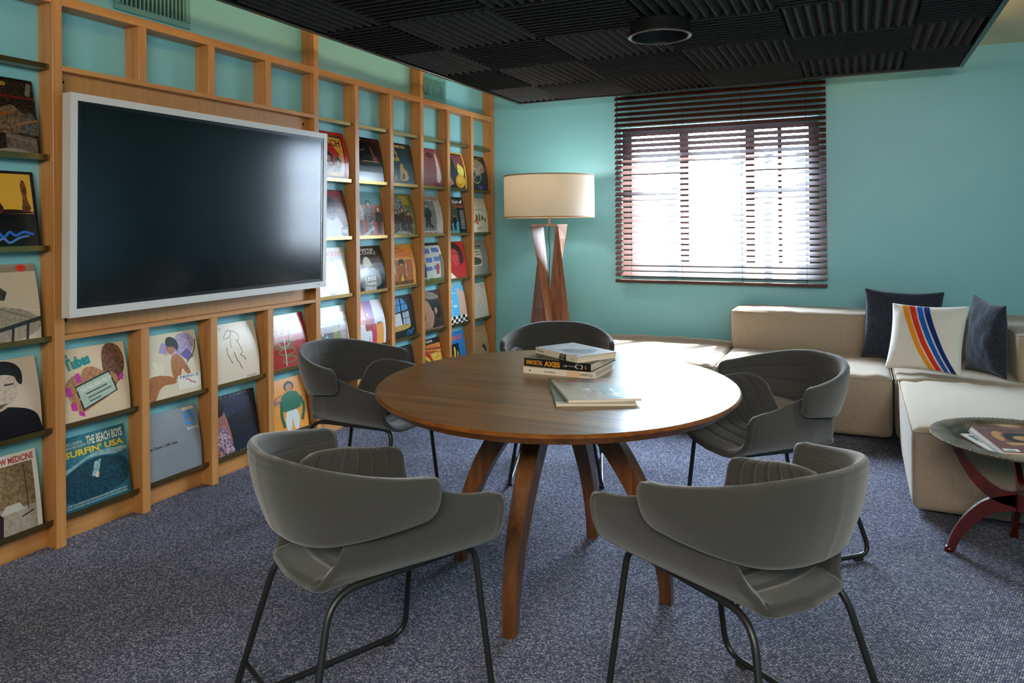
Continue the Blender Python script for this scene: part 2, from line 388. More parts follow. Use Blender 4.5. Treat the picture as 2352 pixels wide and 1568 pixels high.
# window: dark frame, mullions, meeting rails and panes
win = thing('window_1', None, None, (-1.0, YB + .08, WZ0)); win['kind'] = 'structure'; win['label'] = 'three-part window with dark frame behind the brown slatted blind'
fy0, fy1 = YB + .05, YB + .10
box('frame_stile', (WX0, fy0, WZ0), (-1.690, fy1, WZ1), M['win_frame'], win); box('frame_stile', (-.325, fy0, WZ0), (WX1, fy1, WZ1), M['win_frame'], win)
box('frame_rail', (-1.690, fy0, WZ0), (-.325, fy1, WZ0 + .045), M['win_frame'], win); box('frame_rail', (-1.690, fy0, WZ1 - .05), (-.325, fy1, WZ1), M['win_frame'], win)
for a, b_ in ((-1.294, -1.222), (-.782, -.714), (-.545, -.515)): box('mullion', (a, fy0, WZ0 + .045), (b_, fy1, WZ1 - .05), M['win_frame'], win)
for a, b_ in ((-1.690, -1.294), (-.714, -.545), (-.515, -.325)): box('meeting_rail', (a, fy0 + .01, 1.695), (b_, fy1 - .01, 1.722), M['win_frame'], win)
for a, b_ in ((-1.690, -1.294), (-1.222, -.782), (-.714, -.545), (-.515, -.325)):
    box('pane', (a, YB + .072, WZ0 + .045), (b_, YB + .076, WZ1 - .05), M['glass'], win)

# ------------------------------------------------------------------ record wall shelf
XF = -2.938                                   # front of the uprights
PW, PS, P0 = .042, .3962, 1.907
post = lambda k_: P0 + PS * k_                # near edge of upright k
LEDGE = [1.943, 1.576, 1.209, .842, .470, .097]
RT0, RT1 = 2.210, 2.250                       # top rail
shelf = thing('record_shelf', 'full-height honey-coloured wooden shelf wall holding record sleeves', 'shelf', (XW, 3.9, 0))
TALL = (-4, 0, 4, 7, 10)
for k_ in range(-4, 11):
    y = post(k_)
    if k_ in (1, 2, 3):
        box('upright', (XW + .001, y, 0), (XF, y + PW, .839), M['wood_z'], shelf, .0015, 1)
        box('upright', (XW + .001, y, 1.964), (XF, y + PW, RT0), M['wood_z'], shelf, .0015, 1)
    else:
        box('upright', (XW + .001, y, 0), (XF, y + PW, ZC - .002 if k_ in TALL else RT0), M['wood_z'], shelf, .0015, 1)
for a, b_ in zip(TALL, TALL[1:]):
    box('top_rail', (XW + .001, post(a) + PW, RT0), (XF - .001, post(b_), RT1), M['wood_y'], shelf, .0015, 1)
box('display_rail', (XW + .001, post(0) + PW, 1.942), (XF - .001, post(4), 1.964), M['wood_y'], shelf, .0015, 1)
box('display_rail', (XW + .001, post(0) + PW, .839), (XF - .001, post(4), .860), M['wood_y'], shelf, .0015, 1)
box('back_panel', (XW + .01, post(0) + PW, 1.838), (-2.985, post(4), 1.942), M['panel'], shelf)
box('back_panel', (XW + .01, post(0) + PW, .860), (-2.985, post(4), .985), M['panel'], shelf)
for y, z in ((post(0) + PW + .03, 1.905), (post(4) - .045, 1.905), (post(0) + PW + .012, .915), (post(0) + PW + .032, .917)):
    v, f = lathe_vf([(0, 0), (.006, 0), (.006, .003)], 12); mesh('fixing_hole', [(-2.985 + p[2], y + p[0], z + p[1]) for p in v], f, M['black_hole'], shelf)
for k_ in range(-4, 10):
    y0, y1 = post(k_) + PW, post(k_ + 1)
    box('plinth', (XW + .001, y0, 0), (-3.003, y1, .094), M['wood_y'], shelf)
    for r_, z in enumerate(LEDGE):
        if 0 <= k_ <= 3 and r_ <= 3: continue
        xl = XF - .018
        boxes('ledge', [((XW + .001, y0 + .001, z), (xl, y1 - .001, z + .004)), ((xl - .004, y0 + .001, z + .004), (xl, y1 - .001, z + .021))], M['bronze'], shelf)

# wall-mounted display
tv = thing('wall_display', 'large switched-off flat display with warm white frame on the shelf wall', 'television', (-2.86, 2.70, .94))
ty0, ty1, tz0, tz1 = 1.912, 3.483, .938, 1.842
def tvx(z, d): return -2.853 + (z - tz0) * .022 + d
def tvbox(name, y0, y1, z0, z1, d0, d1, mat):
    v = [(tvx(z, d), y, z) for d in (d0, d1) for z in (z0, z1) for y in (y0, y1)]
    return mesh(name, v, [(0, 2, 3, 1), (4, 5, 7, 6), (0, 1, 5, 4), (2, 6, 7, 3), (0, 4, 6, 2), (1, 3, 7, 5)], mat, tv)
fw = .030
tvbox('rear_housing', ty0 + .004, ty1 - .004, tz0 + .004, tz1 - .004, -.050, -.012, M['white_frame'])
tvbox('frame_side', ty0, ty0 + fw, tz0, tz1, -.050, 0, M['white_frame']); tvbox('frame_side', ty1 - fw, ty1, tz0, tz1, -.050, 0, M['white_frame'])
tvbox('frame_top', ty0 + fw, ty1 - fw, tz1 - fw, tz1, -.050, 0, M['white_frame']); tvbox('frame_bottom', ty0 + fw, ty1 - fw, tz0, tz0 + fw + .004, -.050, 0, M['white_frame'])
by0, by1, bz0, bz1 = ty0 + fw, ty1 - fw, tz0 + fw + .004, tz1 - fw; bw_ = .016
tvbox('bezel', by0, by1, bz0, bz0 + bw_, -.012, -.004, M['black_bezel']); tvbox('bezel', by0, by1, bz1 - bw_, bz1, -.012, -.004, M['black_bezel'])
tvbox('bezel', by0, by0 + bw_, bz0 + bw_, bz1 - bw_, -.012, -.004, M['black_bezel']); tvbox('bezel', by1 - bw_, by1, bz0 + bw_, bz1 - bw_, -.012, -.004, M['black_bezel'])
tvbox('screen', by0 + bw_, by1 - bw_, bz0 + bw_, bz1 - bw_, -.012, -.006, M['screen'])
tvbox('logo', ty1 - .085, ty1 - .055, tz0 + .017, tz0 + .022, -.001, .0004, M['grey_logo'])
boxes('wall_bracket', [((XW, 2.5, 1.2), (-2.905, 2.58, 1.6)), ((XW, 2.9, 1.2), (-2.905, 2.98, 1.6))], M['black_hole'], tv)

# air vents on the wall above the shelf
def vent(y0, y1, z0, z1, n, label):
    t = thing('air_vent', label, 'vent', (XW, (y0 + y1) / 2, z0), group='teal air vents above the shelf')
    fr = .030
    box('cavity', (XW + .0005, y0 + fr, z0 + fr), (XW + .003, y1 - fr, z1 - fr), M['vent_dark'], t)
    for a in (((XW + .0005, y0, z0), (XW + .012, y1, z0 + fr)), ((XW + .0005, y0, z1 - fr), (XW + .012, y1, z1)), ((XW + .0005, y0, z0 + fr), (XW + .012, y0 + fr, z1 - fr)), ((XW + .0005, y1 - fr, z0 + fr), (XW + .012, y1, z1 - fr))):
        box('frame', a[0], a[1], M['vent'], t, .002, 1)
    st = (y1 - y0 - 2 * fr) / n
    for i in range(n):
        yc = y0 + fr + st * (i + .5)
        v = [(XW + x, yc + s_ * st * .20 + (x - .007) * .10, z) for x in (.003, .012) for s_ in (-1, 1) for z in (z0 + fr, z1 - fr)]
        mesh('louvre', v, [(0, 1, 3, 2), (4, 6, 7, 5), (0, 4, 5, 1), (2, 3, 7, 6), (0, 2, 6, 4), (1, 5, 7, 3)], M['vent'], t)
vent(2.247, 2.664, 2.288, 2.478, 16, 'teal louvred air vent on the wall above the display')
vent(4.74, 5.204, 2.275, 2.478, 19, 'teal louvred air vent on the wall near the far corner')

# ------------------------------------------------------------------ hanging acoustic ceiling panel
CX0, CX1, CY0, CY1, CZ = -2.557, .640, 1.17, 5.61, 2.298
cl = thing('acoustic_panel', 'black foam-tiled acoustic panel hung below the ceiling', 'ceiling panel', (-.96, 3.4, CZ))
box('backing_board', (CX0 + .004, CY0 + .004, CZ + .066), (CX1 - .004, CY1 - .004, CZ + .074), M['cloud_frame'], cl)
fl = .026
for a in (((CX0, CY0, CZ), (CX0 + fl, CY1, CZ + .072)), ((CX1 - fl, CY0, CZ), (CX1, CY1, CZ + .072)), ((CX0 + fl, CY0, CZ), (CX1 - fl, CY0 + fl, CZ + .072)), ((CX0 + fl, CY1 - fl, CZ), (CX1 - fl, CY1, CZ + .072))):
    box('frame_lip', a[0], a[1], M['cloud_frame'], cl, .002, 1)
for x, y in ((CX0 + .5, CY0 + .5), (CX1 - .5, CY0 + .5), (CX0 + .5, CY1 - .5), (CX1 - .5, CY1 - .5)):
    tube('hanger_rod', [(x, y, CZ + .07), (x, y, ZC)], .006, M['cloud_frame'], cl, 8)
gx = [CX0 + fl, -2.14, -1.555, -.945, -.330, .285, CX1 - fl]; gy = [CY0 + fl, 1.84, 2.46, 3.08, 3.70, 4.325, 4.965, CY1 - fl]
cache = {}
def foam_tile(x0, x1, y0, y1, along_y):
    n = max(3, round(((x1 - x0) if along_y else (y1 - y0)) / .0525)); L = (y1 - y0) if along_y else (x1 - x0); W = (x1 - x0) if along_y else (y1 - y0)
    key = (n, round(L, 3), round(W, 3))
    if key not in cache:
        g = .002; V, Fc = [], []; base, pk, vl = .066, .006, .046
        for i in range(n):
            a, c = -W / 2 + g + (W - 2 * g) * i / n, -W / 2 + g + (W - 2 * g) * (i + 1) / n; mdl = (a + c) / 2; b0 = len(V)
            prof = [(a, base), (a, vl), (mdl - .003, pk), (mdl + .003, pk), (c, vl), (c, base)]
            for s_ in (-1, 1):
                for px, pz in prof: V.append((px, s_ * (L / 2 - g), pz))
            for j in range(5): Fc.append((b0 + j, b0 + j + 1, b0 + 6 + j + 1, b0 + 6 + j))
            Fc.append(tuple(b0 + j for j in range(6))[::-1]); Fc.append(tuple(b0 + 6 + j for j in range(6)))
        me = bpy.data.meshes.new('foam_tile'); me.from_pydata(V, [], Fc); me.materials.append(M['foam']); cache[key] = me
    o = bpy.data.objects.new('foam_tile', cache[key]); C.objects.link(o); o.parent = cl
    o.location = ((x0 + x1) / 2 + .96, (y0 + y1) / 2 - 3.4, 0); o.rotation_euler = (0, 0, 0 if along_y else PI / 2)
for i in range(6):
    for j in range(7): foam_tile(gx[i], gx[i + 1], gy[j], gy[j + 1], (i + (j - 2)) % 2 == 0)
# round lamp housing hanging through the foam
can = thing('ceiling_can', 'round black lamp housing with pale rim hanging below the foam tiles', 'ceiling light', (-.895, 3.69, 2.235))
cc = (-.895, 3.69); v, f = lathe_vf([(.150, 2.368), (.150, 2.262), (.158, 2.250), (.158, 2.238), (.150, 2.235), (.142, 2.240), (.135, 2.30), (.09, 2.355), (.001, 2.36)], 48, cc); sharp(mesh('housing', v, f, M['can'], can, True))
for rr, zz in ((.1565, 2.2372), (.1445, 2.2362)):
    tube('rim_ring', [(cc[0] + rr * math.cos(2 * PI * j / 64), cc[1] + rr * math.sin(2 * PI * j / 64), zz) for j in range(64)], .0012, M['can_rim'], can, 6, True)
for j in range(18):
    a = 2 * PI * j / 18; tube('rim_stud', [(cc[0] + .1505 * math.cos(a), cc[1] + .1505 * math.sin(a), 2.2325), (cc[0] + .1505 * math.cos(a), cc[1] + .1505 * math.sin(a), 2.2365)], .0018, M['can_rim'], can, 6)

# ------------------------------------------------------------------ slatted blind
BX0, BX1, BY = -1.800, -.198, 5.858
bl = thing('window_blind', 'dark reddish-brown slatted wooden blind lowered over the window', 'blind', (-1.0, BY, .81))
ns, z0_, z1_ = 34, .883, 2.318; tl = math.radians(39)
vsl = None
for i in range(ns):
    z = z0_ + (z1_ - z0_) * i / (ns - 1); hw, th = .025, .0015
    dy, dz = math.cos(tl) * hw, math.sin(tl) * hw; ny, nz = -math.sin(tl) * th, math.cos(tl) * th
    if vsl is None:
        sec = [(dy + ny, dz + nz), (-dy + ny, -dz + nz), (-dy - ny, -dz - nz), (dy - ny, dz - nz)]
        v = [(x, y, zz) for x in (BX0 + 1.0, BX1 + 1.0) for y, zz in sec]; vsl = bpy.data.meshes.new('slat')
        vsl.from_pydata(v, [], [(0, 1, 2, 3), (7, 6, 5, 4), (0, 4, 5, 1), (1, 5, 6, 2), (2, 6, 7, 3), (3, 7, 4, 0)]); vsl.materials.append(M['slat'])
    o = bpy.data.objects.new('slat', vsl); C.objects.link(o); o.parent = bl; o.location = (0, 0, z - .81); o.rotation_euler = (random.uniform(-.03, .03), 0, random.uniform(-.001, .001))
box('bottom_rail', (BX0, BY - .026, .812), (BX1, BY + .026, .838), M['slat'], bl, .006, 2)
box('head_rail', (BX0, BY - .028, 2.345), (BX1, BY + .030, 2.40), M['slat'], bl, .003, 1)
for x in (-1.665, -1.247, -.795, -.335):
    for dy in (-.0225, .0225): tube('ladder_cord', [(x, BY + dy, .835), (x, BY + dy, 2.35)], .0011, M['cord'], bl, 6)
tube('tilt_wand', [(-1.772, BY - .034, 1.665), (-1.774, BY - .034, 2.36)], .004, M['slat'], bl, 8)
tube('pull_cord', [(-.243, BY - .032, 1.98), (-.243, BY - .032, 2.36)], .0012, M['cord'], bl, 6)
v, f = lathe_vf([(.001, 1.950), (.006, 1.953), (.008, 1.965), (.004, 1.985), (.001, 1.988)], 12, (-.243, BY - .032)); mesh('cord_tassel', v, f, M['slat'], bl, True)

# ------------------------------------------------------------------ floor lamp
LX, LY = -2.175, 5.33
lp = thing('floor_lamp', 'floor lamp with wide cream drum shade on a twisted walnut base', 'lamp', (LX, LY, 0))
RS = .352; z0s, z1s = 1.350, 1.668
lc = (LX, LY)
v, f = lathe_vf([(RS, z0s + .006), (RS, z1s - .006)], 72, lc); mesh('shade', v, f, M['shade'], lp, True)
v, f = lathe_vf([(RS - .004, z1s - .002), (RS - .004, z0s + .002)], 72, lc); mesh('shade_lining', v, f, M['shade'], lp, True)
for zz in (z0s, z1s):
    v, f = lathe_vf([(RS - .005, zz - .005), (RS + .0015, zz - .005), (RS + .0015, zz + .005), (RS - .005, zz + .005), (RS - .005, zz - .005)], 72, lc); mesh('shade_trim', v, f, M['shade_trim'], lp)
for j in range(3):
    a = 2 * PI * j / 3 + .4; tube('shade_spoke', [(LX, LY, 1.39), (LX + (RS - .004) * math.cos(a), LY + (RS - .004) * math.sin(a), z0s + .006)], .0025, M['steel'], lp, 6)
tube('stem', [(LX, LY, 1.29), (LX, LY, 1.50)], .010, M['stem'], lp, 14)
bulb_l = bpy.data.lights.new('lamp_bulb_light', 'POINT'); bulb_l.energy = 6.0; bulb_l.color = (1.0, .94, .86); bulb_l.shadow_soft_size = .05
bo = bpy.data.objects.new('lamp_bulb_light', bulb_l); C.objects.link(bo); bo.parent = lp; bo.location = (0, 0, 1.632)
v, f = lathe_vf([(.001, 1.468), (.018, 1.478), (.030, 1.53), (.024, 1.57), (.001, 1.585)], 20, lc); mesh('bulb', v, f, M['shade_in'], lp, True)
cu_, su_ = math.cos(YAW * .0 + .40), math.sin(.40)
def lpt(x, v_, z): return (LX + x * math.cos(.44) - v_ * math.sin(.44), LY + x * math.sin(.44) + v_ * math.cos(.44), z)
ZT = 1.288
for sg in (1, -1):
    rings = []
    for i in range(13):
        t = i / 12; z = ZT * (1 - t)
        tri = [(.062 + .148 * t, -.085 + .035 * t), (.144 - .196 * t, .045 + .085 * t), (.044 - .111 * t, -.078 + .19 * t), ]
        rings.append([lpt(sg * a, sg * b_, z) for a, b_ in tri])
    sharp(loft('twisted_leg', rings, M['lampwood'], lp), 25)
v = [lpt(x, y, z) for z in (ZT - .008, ZT + .005) for x, y in ((-.146, -.05), (.056, -.09), (.146, .05), (-.056, .09))]
mesh('top_plate', v, [(0, 3, 2, 1), (4, 5, 6, 7), (0, 1, 5, 4), (1, 2, 6, 5), (2, 3, 7, 6), (3, 0, 4, 7)], M['lampwood'], lp)
tube('cable', [lpt(.0, 0, 1.285), lpt(-.004, .002, 1.2), lpt(.003, 0, 1.08), lpt(-.006, .0, .9), lpt(-.012, .02, .5), lpt(0, .02, .02)], .003, M['black_cord'], lp, 8)

# ------------------------------------------------------------------ round table
TC = (-1.002, 2.502); TZ = .722; TA, TB, TR_ = .646, .682, YAW
tb = thing('round_table', 'round dark walnut table with four curved legs', 'table', (*TC, 0))
n = 96
def ring(f_, z): return [(TC[0] + (TA + f_) * math.cos(a) * math.cos(TR_) - (TB + f_) * math.sin(a) * math.sin(TR_), TC[1] + (TA + f_) * math.cos(a) * math.sin(TR_) + (TB + f_) * math.sin(a) * math.cos(TR_), z) for a in [2 * PI * j / n for j in range(n)]]
loft('tabletop', [ring(-.006, TZ - .003), ring(-.005, TZ), ], M['tabletop'], tb)
sharp(loft('rim', [ring(-.060, TZ - .036), ring(-.022, TZ - .033), ring(-.003, TZ - .0125), ring(.002, TZ - .0105), ring(.002, TZ - .005), ring(-.004, TZ - .0005), ring(-.03, TZ - .0012)], M['tablerim'], tb, True), 12)
for j in range(4):
    a = j * PI / 2; d = Vector((math.cos(a), math.sin(a), 0)); s_ = Vector((-d.y, d.x, 0)); rings = []
    for i in range(19):
        t = i / 18; z = (TZ - .036) * t; rc = .402 - .33 * t ** 2.0; slope = -.66 * t / .686; nrm = math.hypot(1, slope)
        wd = .022 + .014 * t; hw = .021 + .017 * smooth01(t * 1.3); c_ = Vector((TC[0], TC[1], 0)) + d * rc
        o_ = (d / nrm); dz = -slope / nrm if i not in (0, 18) else 0
        rings.append([tuple(c_ + o_ * sx * hw + s_ * sy * wd + Vector((0, 0, z + dz * sx * hw * .9 if i not in (0, 18) else z))) for sx, sy in ((-1, -1), (1, -1), (1, 1), (-1, 1))])
    ob = loft('leg', rings, M['tableleg'], tb)
    bm = bmesh.new(); bm.from_mesh(ob.data); bmesh.ops.bevel(bm, geom=[e for e in bm.edges if abs((e.verts[0].co - e.verts[1].co).normalized().dot(Vector((-d.y, d.x, 0)))) < .3 and e.calc_face_angle(0) > .9], offset=.004, segments=1, affect='EDGES'); bm.to_mesh(ob.data); bm.free()
box('underframe', (TC[0] - .14, TC[1] - .14, TZ - .055), (TC[0] + .14, TC[1] + .14, TZ - .034), M['tableleg'], tb)

# ------------------------------------------------------------------ upholstered sled chairs
def slab(name, P, na, nb, th, inner, outer, mat, parent):
    """closed padded panel from a mid grid P(a,b): outer skin, inner skin and rounded border"""
    G = [[Vector(P(i / na, j / nb)) for j in range(nb + 1)] for i in range(na + 1)]
    def nrm(i, j):
        a = G[min(i + 1, na)][j] - G[max(i - 1, 0)][j]; b_ = G[i][min(j + 1, nb)] - G[i][max(j - 1, 0)]; q = a.cross(b_); return q.normalized() if q.length > 1e-12 else Vector((0, 0, 1))
    Nn = [[nrm(i, j) for j in range(nb + 1)] for i in range(na + 1)]
    V, Fc, UV = [], [], []; W = nb + 1; lenA = [0.0]
    for i in range(1, na + 1): lenA.append(lenA[-1] + (G[i][nb // 2] - G[i - 1][nb // 2]).length)
    for sgn, fn in ((1, inner), (-1, outer)):
        for i in range(na + 1):
            acc = 0.0
            for j in range(nb + 1):
                if j: acc += (G[i][j] - G[i][j - 1]).length
                edge = min(i, na - i, j, nb - j); q = (.62 if edge == 0 else .92 if edge == 1 else 1.0)
                V.append(G[i][j] + Nn[i][j] * sgn * (th / 2 * q + fn(i / na, j / nb) * (0 if edge == 0 else 1))); UV.append((lenA[i] + (0 if sgn > 0 else 3.1), acc))
    n0 = (na + 1) * W
    for i in range(na):
        for j in range(nb):
            a = i * W + j; Fc.append((a, a + W, a + W + 1, a + 1)); Fc.append((n0 + a, n0 + a + 1, n0 + a + W + 1, n0 + a + W))
    brd = [(i, 0) for i in range(na)] + [(na, j) for j in range(nb)] + [(i, nb) for i in range(na, 0, -1)] + [(0, j) for j in range(nb, 0, -1)]
    m0 = len(V)
    for i, j in brd:
        ii = 1 if i == 0 else (na - 1 if i == na else i); jj = 1 if j == 0 else (nb - 1 if j == nb else j)
        d = G[i][j] - G[ii][jj]; d = d.normalized() * th * .30 if d.length > 1e-9 else Vector(); V.append(G[i][j] + d); UV.append(UV[i * W + j])
    L = len(brd)
    for q in range(L):
        i, j = brd[q]; i2, j2 = brd[(q + 1) % L]; a, b_ = i * W + j, i2 * W + j2
        Fc.append((a, b_, m0 + (q + 1) % L, m0 + q)); Fc.append((m0 + q, m0 + (q + 1) % L, n0 + b_, n0 + a))
    ob = mesh(name, V, Fc, mat, parent, True, None, UV)
    bm = bmesh.new(); bm.from_mesh(ob.data); bmesh.ops.remove_doubles(bm, verts=bm.verts[:], dist=1e-6); bmesh.ops.recalc_face_normals(bm, faces=bm.faces[:]); bm.to_mesh(ob.data); bm.free()
    return ob
SEC = [(0, .431), (.055, .4312), (.110, .4325), (.158, .438), (.200, .452), (.231, .476), (.249, .510), (.258, .546), (.263, .582), (.267, .616), (.270, .650)]
def shell_P(a, b_):
    s_ = 2 * b_ - 1; q = abs(s_); sg = 1 if s_ >= 0 else -1
    vf = .262 + .016 * (1 - q) ** 2; vr = -.222 + .112 * q ** 1.4
    if q > .84:
        k2 = (q - .84) / .16; vf -= .050 * (1 - math.sqrt(max(0, 1 - k2 * k2))); vr += .050 * (1 - math.sqrt(max(0, 1 - k2 * k2)))
    v_ = vr + (vf - vr) * a
    S_ = .85 + .12 * smooth01((.24 - v_) / .30)
    u, z = catmull(SEC, q * S_)
    ts = smooth01((u - .10) / .12); fs = 1.0 - .33 * smooth01((.26 - v_) / .60) * 1.0 - (.06 * max(0, (-v_ - .05) / .16)) ; u = u * (1 - ts) + u * fs * ts
    z -= .014 * max(0, (v_ - .16) / .10) ** 2 * (1 - ts); z -= .006 * max(0, (-v_ - .1) / .11) ** 2 * (1 - ts)
    return (sg * u, v_, z)
PLAN = [(.284, .044), (.284, .00), (.276, -.06), (.257, -.122), (.226, -.180), (.184, -.228), (.130, -.264), (.068, -.286), (0, -.293)]
def band_P(a, b_):
    s_ = 2 * a - 1; q = 1 - abs(s_); sg = -1 if s_ >= 0 else 1          # q=0 at the arm end, 1 at the back
    e0 = 0.0
    if b_ > .60: k2 = (b_ - .60) / .40; e0 = .052 * (1 - math.sqrt(max(0, 1 - k2 * k2)))
    if b_ < .40: k2 = (.40 - b_) / .40; e0 = .050 * (1 - math.sqrt(max(0, 1 - k2 * k2)))
    t = e0 / .52 + q * (1 - e0 / .52)
    u, v_ = catmull(PLAN, t); u2, v2 = catmull(PLAN, min(1, t + .01)); u1, v1 = catmull(PLAN, max(0, t - .01)); d = Vector((u2 - u1, v2 - v1)).normalized(); nx, ny = -d.y, d.x
    if nx * u + ny * (v_ + .02) < 0: nx, ny = -nx, -ny
    w_ = smooth01(t * 1.15); zt = .688 + .058 * w_; zb = .580 - .044 * smooth01(t * 1.3); fl_ = .026 + .026 * w_
    ins = fl_ * (1 - b_) + .010 * math.sin(PI * b_) * -1
    return (sg * (u - nx * ins), v_ - ny * ins, zb + (zt - zb) * b_)
def gauss(x, c, s_): return math.exp(-((x - c) / s_) ** 2)
def make_chair():
    t = thing('armchair', 'chair', 'chair', (0, 0, 0), 0, 'charcoal armchairs around the round table')
    gl = [.16, .30, .44, .58, .72, .86]
    slab('seat_shell', shell_P, 72, 60, .026, lambda a, b_: -.0025 * (gauss(a, .955, .008) + gauss(b_, .02, .006) + gauss(b_, .98, .006)), lambda a, b_: .004 - .0085 * sum(gauss(a, g, .010) for g in gl), M['chair'], t)
    bn = slab('back_band', band_P, 84, 28, .026, lambda a, b_: .004 - .0085 * (gauss(b_, .36, .022) + gauss(b_, .68, .022)), lambda a, b_: -.0028 * (gauss(b_, .93, .012) + gauss(a, .018, .004) + gauss(a, .982, .004)), M['chair'], t)
    for s_ in (1, -1):
        pts = fillet([(s_ * .156, .240, .422), (s_ * .156, -.185, .422), (s_ * .227, -.292, .016), (s_ * .227, .250, .016)], [.045, .075, .055, .060], True, 8)
        tube('side_frame', pts, .0088, M['rod'], t, 12, True)
        for v_ in (.19, -.235): box('glide', (s_ * .227 - .011, v_ - .018, 0), (s_ * .227 + .011, v_ + .018, .011), M['glide'], t, .002, 1)
    zc = .13; q = (.422 - zc) / .406; xx, yy = .156 + .071 * q, -.185 - .107 * q
    tube('cross_bar', [(-xx, yy, zc), (xx, yy, zc)], .0070, M['rod'], t, 10)
    tube('seat_support', [(-.156, .10, .422), (.156, .10, .422)], .0075, M['rod'], t, 10); tube('seat_support', [(-.156, -.12, .422), (.156, -.12, .422)], .0075, M['rod'], t, 10)
    return t
CH = [(-1.203, 1.632, -25.2, 'charcoal armchair nearest the camera on the left, its back turned to us'),
      (-.282, 1.933, 56.2, 'charcoal armchair nearest the camera on the right, its back turned to us'),
      (-.332, 3.127, 131.2, 'charcoal armchair between the table and the beige sofa seats'),
      (-1.420, 3.569, 198.4, 'charcoal armchair behind the table, in front of the floor lamp'),
      (-2.051, 2.781, 270.8, 'charcoal armchair at the left side of the table, by the record shelf')]
chair0 = make_chair()
for i, (x, y, a, lb) in enumerate(CH):
    o = chair0 if i == 0 else copy_tree(chair0); o['label'] = lb
    o.location = (x, y, 0); o.rotation_euler = (0, 0, math.radians(a))

# ------------------------------------------------------------------ modular sofa
def axis_pos(h, r, n):
    inner = [-h + r + (2 * h - 2 * r) * i / n for i in range(n + 1)]; e = [-h, -h + r * .3, -h + r * .65]
    return e + inner + [-x for x in e[::-1]]
def softbox(name, lo, hi, r, mat, parent, puff=(0, 0, 0), pucker=0.0, seed=0, n=22):
    c_ = [(a + b_) / 2 for a, b_ in zip(lo, hi)]; h = [(b_ - a) / 2 for a, b_ in zip(lo, hi)]
    ax = [axis_pos(h[i], r, n if h[i] > .25 else 8) for i in range(3)]; idx = {}; V, Fc = [], []
    def vert(p):
        key = tuple(round(x, 5) for x in p)
        if key in idx: return idx[key]
        q = Vector(p); inn = Vector([max(-h[i] + r, min(h[i] - r, q[i])) for i in range(3)]); d = q - inn
        if d.length > 1e-9:
            m_ = max(abs(x) for x in d); d = d * (m_ / d.length) if True else d; q = inn + d
            if d.length > 0: q = inn + d.normalized() * r if (abs(d[0]) > 1e-9) + (abs(d[1]) > 1e-9) + (abs(d[2]) > 1e-9) > 1 else q
        u = [q[i] / h[i] for i in range(3)]
        for i in range(3):
            o1, o2 = u[(i + 1) % 3], u[(i + 2) % 3]; q[i] += puff[i] * (1 if u[i] > 0 else -1) * abs(u[i]) ** 3 * max(0, 1 - o1 * o1) ** .7 * max(0, 1 - o2 * o2) ** .7
        if pucker:
            s3 = Vector((c_[0] + q.x, c_[1] + q.y, seed * 3.1)); k_ = math.exp(-((1 - abs(u[1])) / .28)) * (u[2] > .2) + .35 * (u[2] > .2)
            q.z += pucker * k_ * (noise.noise(Vector((s3.x * 16, s3.y * 3.2, s3.z))) + .6 * noise.noise(Vector((s3.x * 5, s3.y * 5, s3.z + 5))))
        idx[key] = len(V); V.append((q.x + c_[0], q.y + c_[1], q.z + c_[2])); return idx[key]
    for i in range(3):
        j, k_ = (i + 1) % 3, (i + 2) % 3
        for s_ in (-1, 1):
            A, B = ax[j], ax[k_]
            for a in range(len(A) - 1):
                for b_ in range(len(B) - 1):
                    q = []
                    for aa, bb in ((a, b_), (a + 1, b_), (a + 1, b_ + 1), (a, b_ + 1)):
                        p = [0, 0, 0]; p[i] = s_ * h[i]; p[j] = A[aa]; p[k_] = B[bb]; q.append(vert(p))
                    Fc.append(q if s_ > 0 else q[::-1])
    return mesh(name, V, Fc, mat, parent, True)
def seam_loop(parent, lo, hi, z, ins, r=.0032):
    pts = fillet([(lo[0] + ins, lo[1] + ins, z), (hi[0] - ins, lo[1] + ins, z), (hi[0] - ins, hi[1] - ins, z), (lo[0] + ins, hi[1] - ins, z)], .025, True, 4)
    tube('piping', pts, r, M['piping'], parent, 6, True)
SZ = .388
def module(label, x0, x1, y0, y1, seed, backs=()):
    t = thing('sofa_module', label, 'sofa', ((x0 + x1) / 2, (y0 + y1) / 2, 0), group='beige linen sofa modules along the back wall')
    softbox('seat', (x0, y0, .022), (x1, y1, SZ), .034, M['sofa'], t, (.006, .007, .012), .011, seed)
    seam_loop(t, (x0, y0), (x1, y1), SZ - .019, -.0015)
    for fx in (x0 + .10, x1 - .10):
        for fy in (y0 + .10, y1 - .10): box('foot', (fx - .03, fy - .03, 0), (fx + .03, fy + .03, .03), M['foot'], t)
    for q, (lo, hi) in enumerate(backs):
        c_ = softbox('back_cushion', lo, hi, .026, M['sofa'], t, (.005, .010, .012), .009, seed + 7 + q)
        seam_loop(c_, lo, hi, hi[2] - .012, .001, .0028)
    return t
G_ = .006
module('backless beige sofa seat in sunlight under the window', -1.865, -.848, 4.82, 5.89, 1)
module('beige sofa seat with a low back cushion right of the window', -.832, .182, 4.82, 5.89, 2, [((-.828, 5.50, .38), (.178, 5.885, .666))])
module('corner beige sofa seat where the scatter cushions lean', .198, 1.335, 4.835, 5.89, 3, [((.202, 5.53, .38), (.80, 5.885, .666)), ((.806, 4.90, .38), (1.33, 5.885, .662))])
module('large beige ottoman seat nearest the camera, beside the tray table', .212, 1.335, 3.685, 4.805, 4)

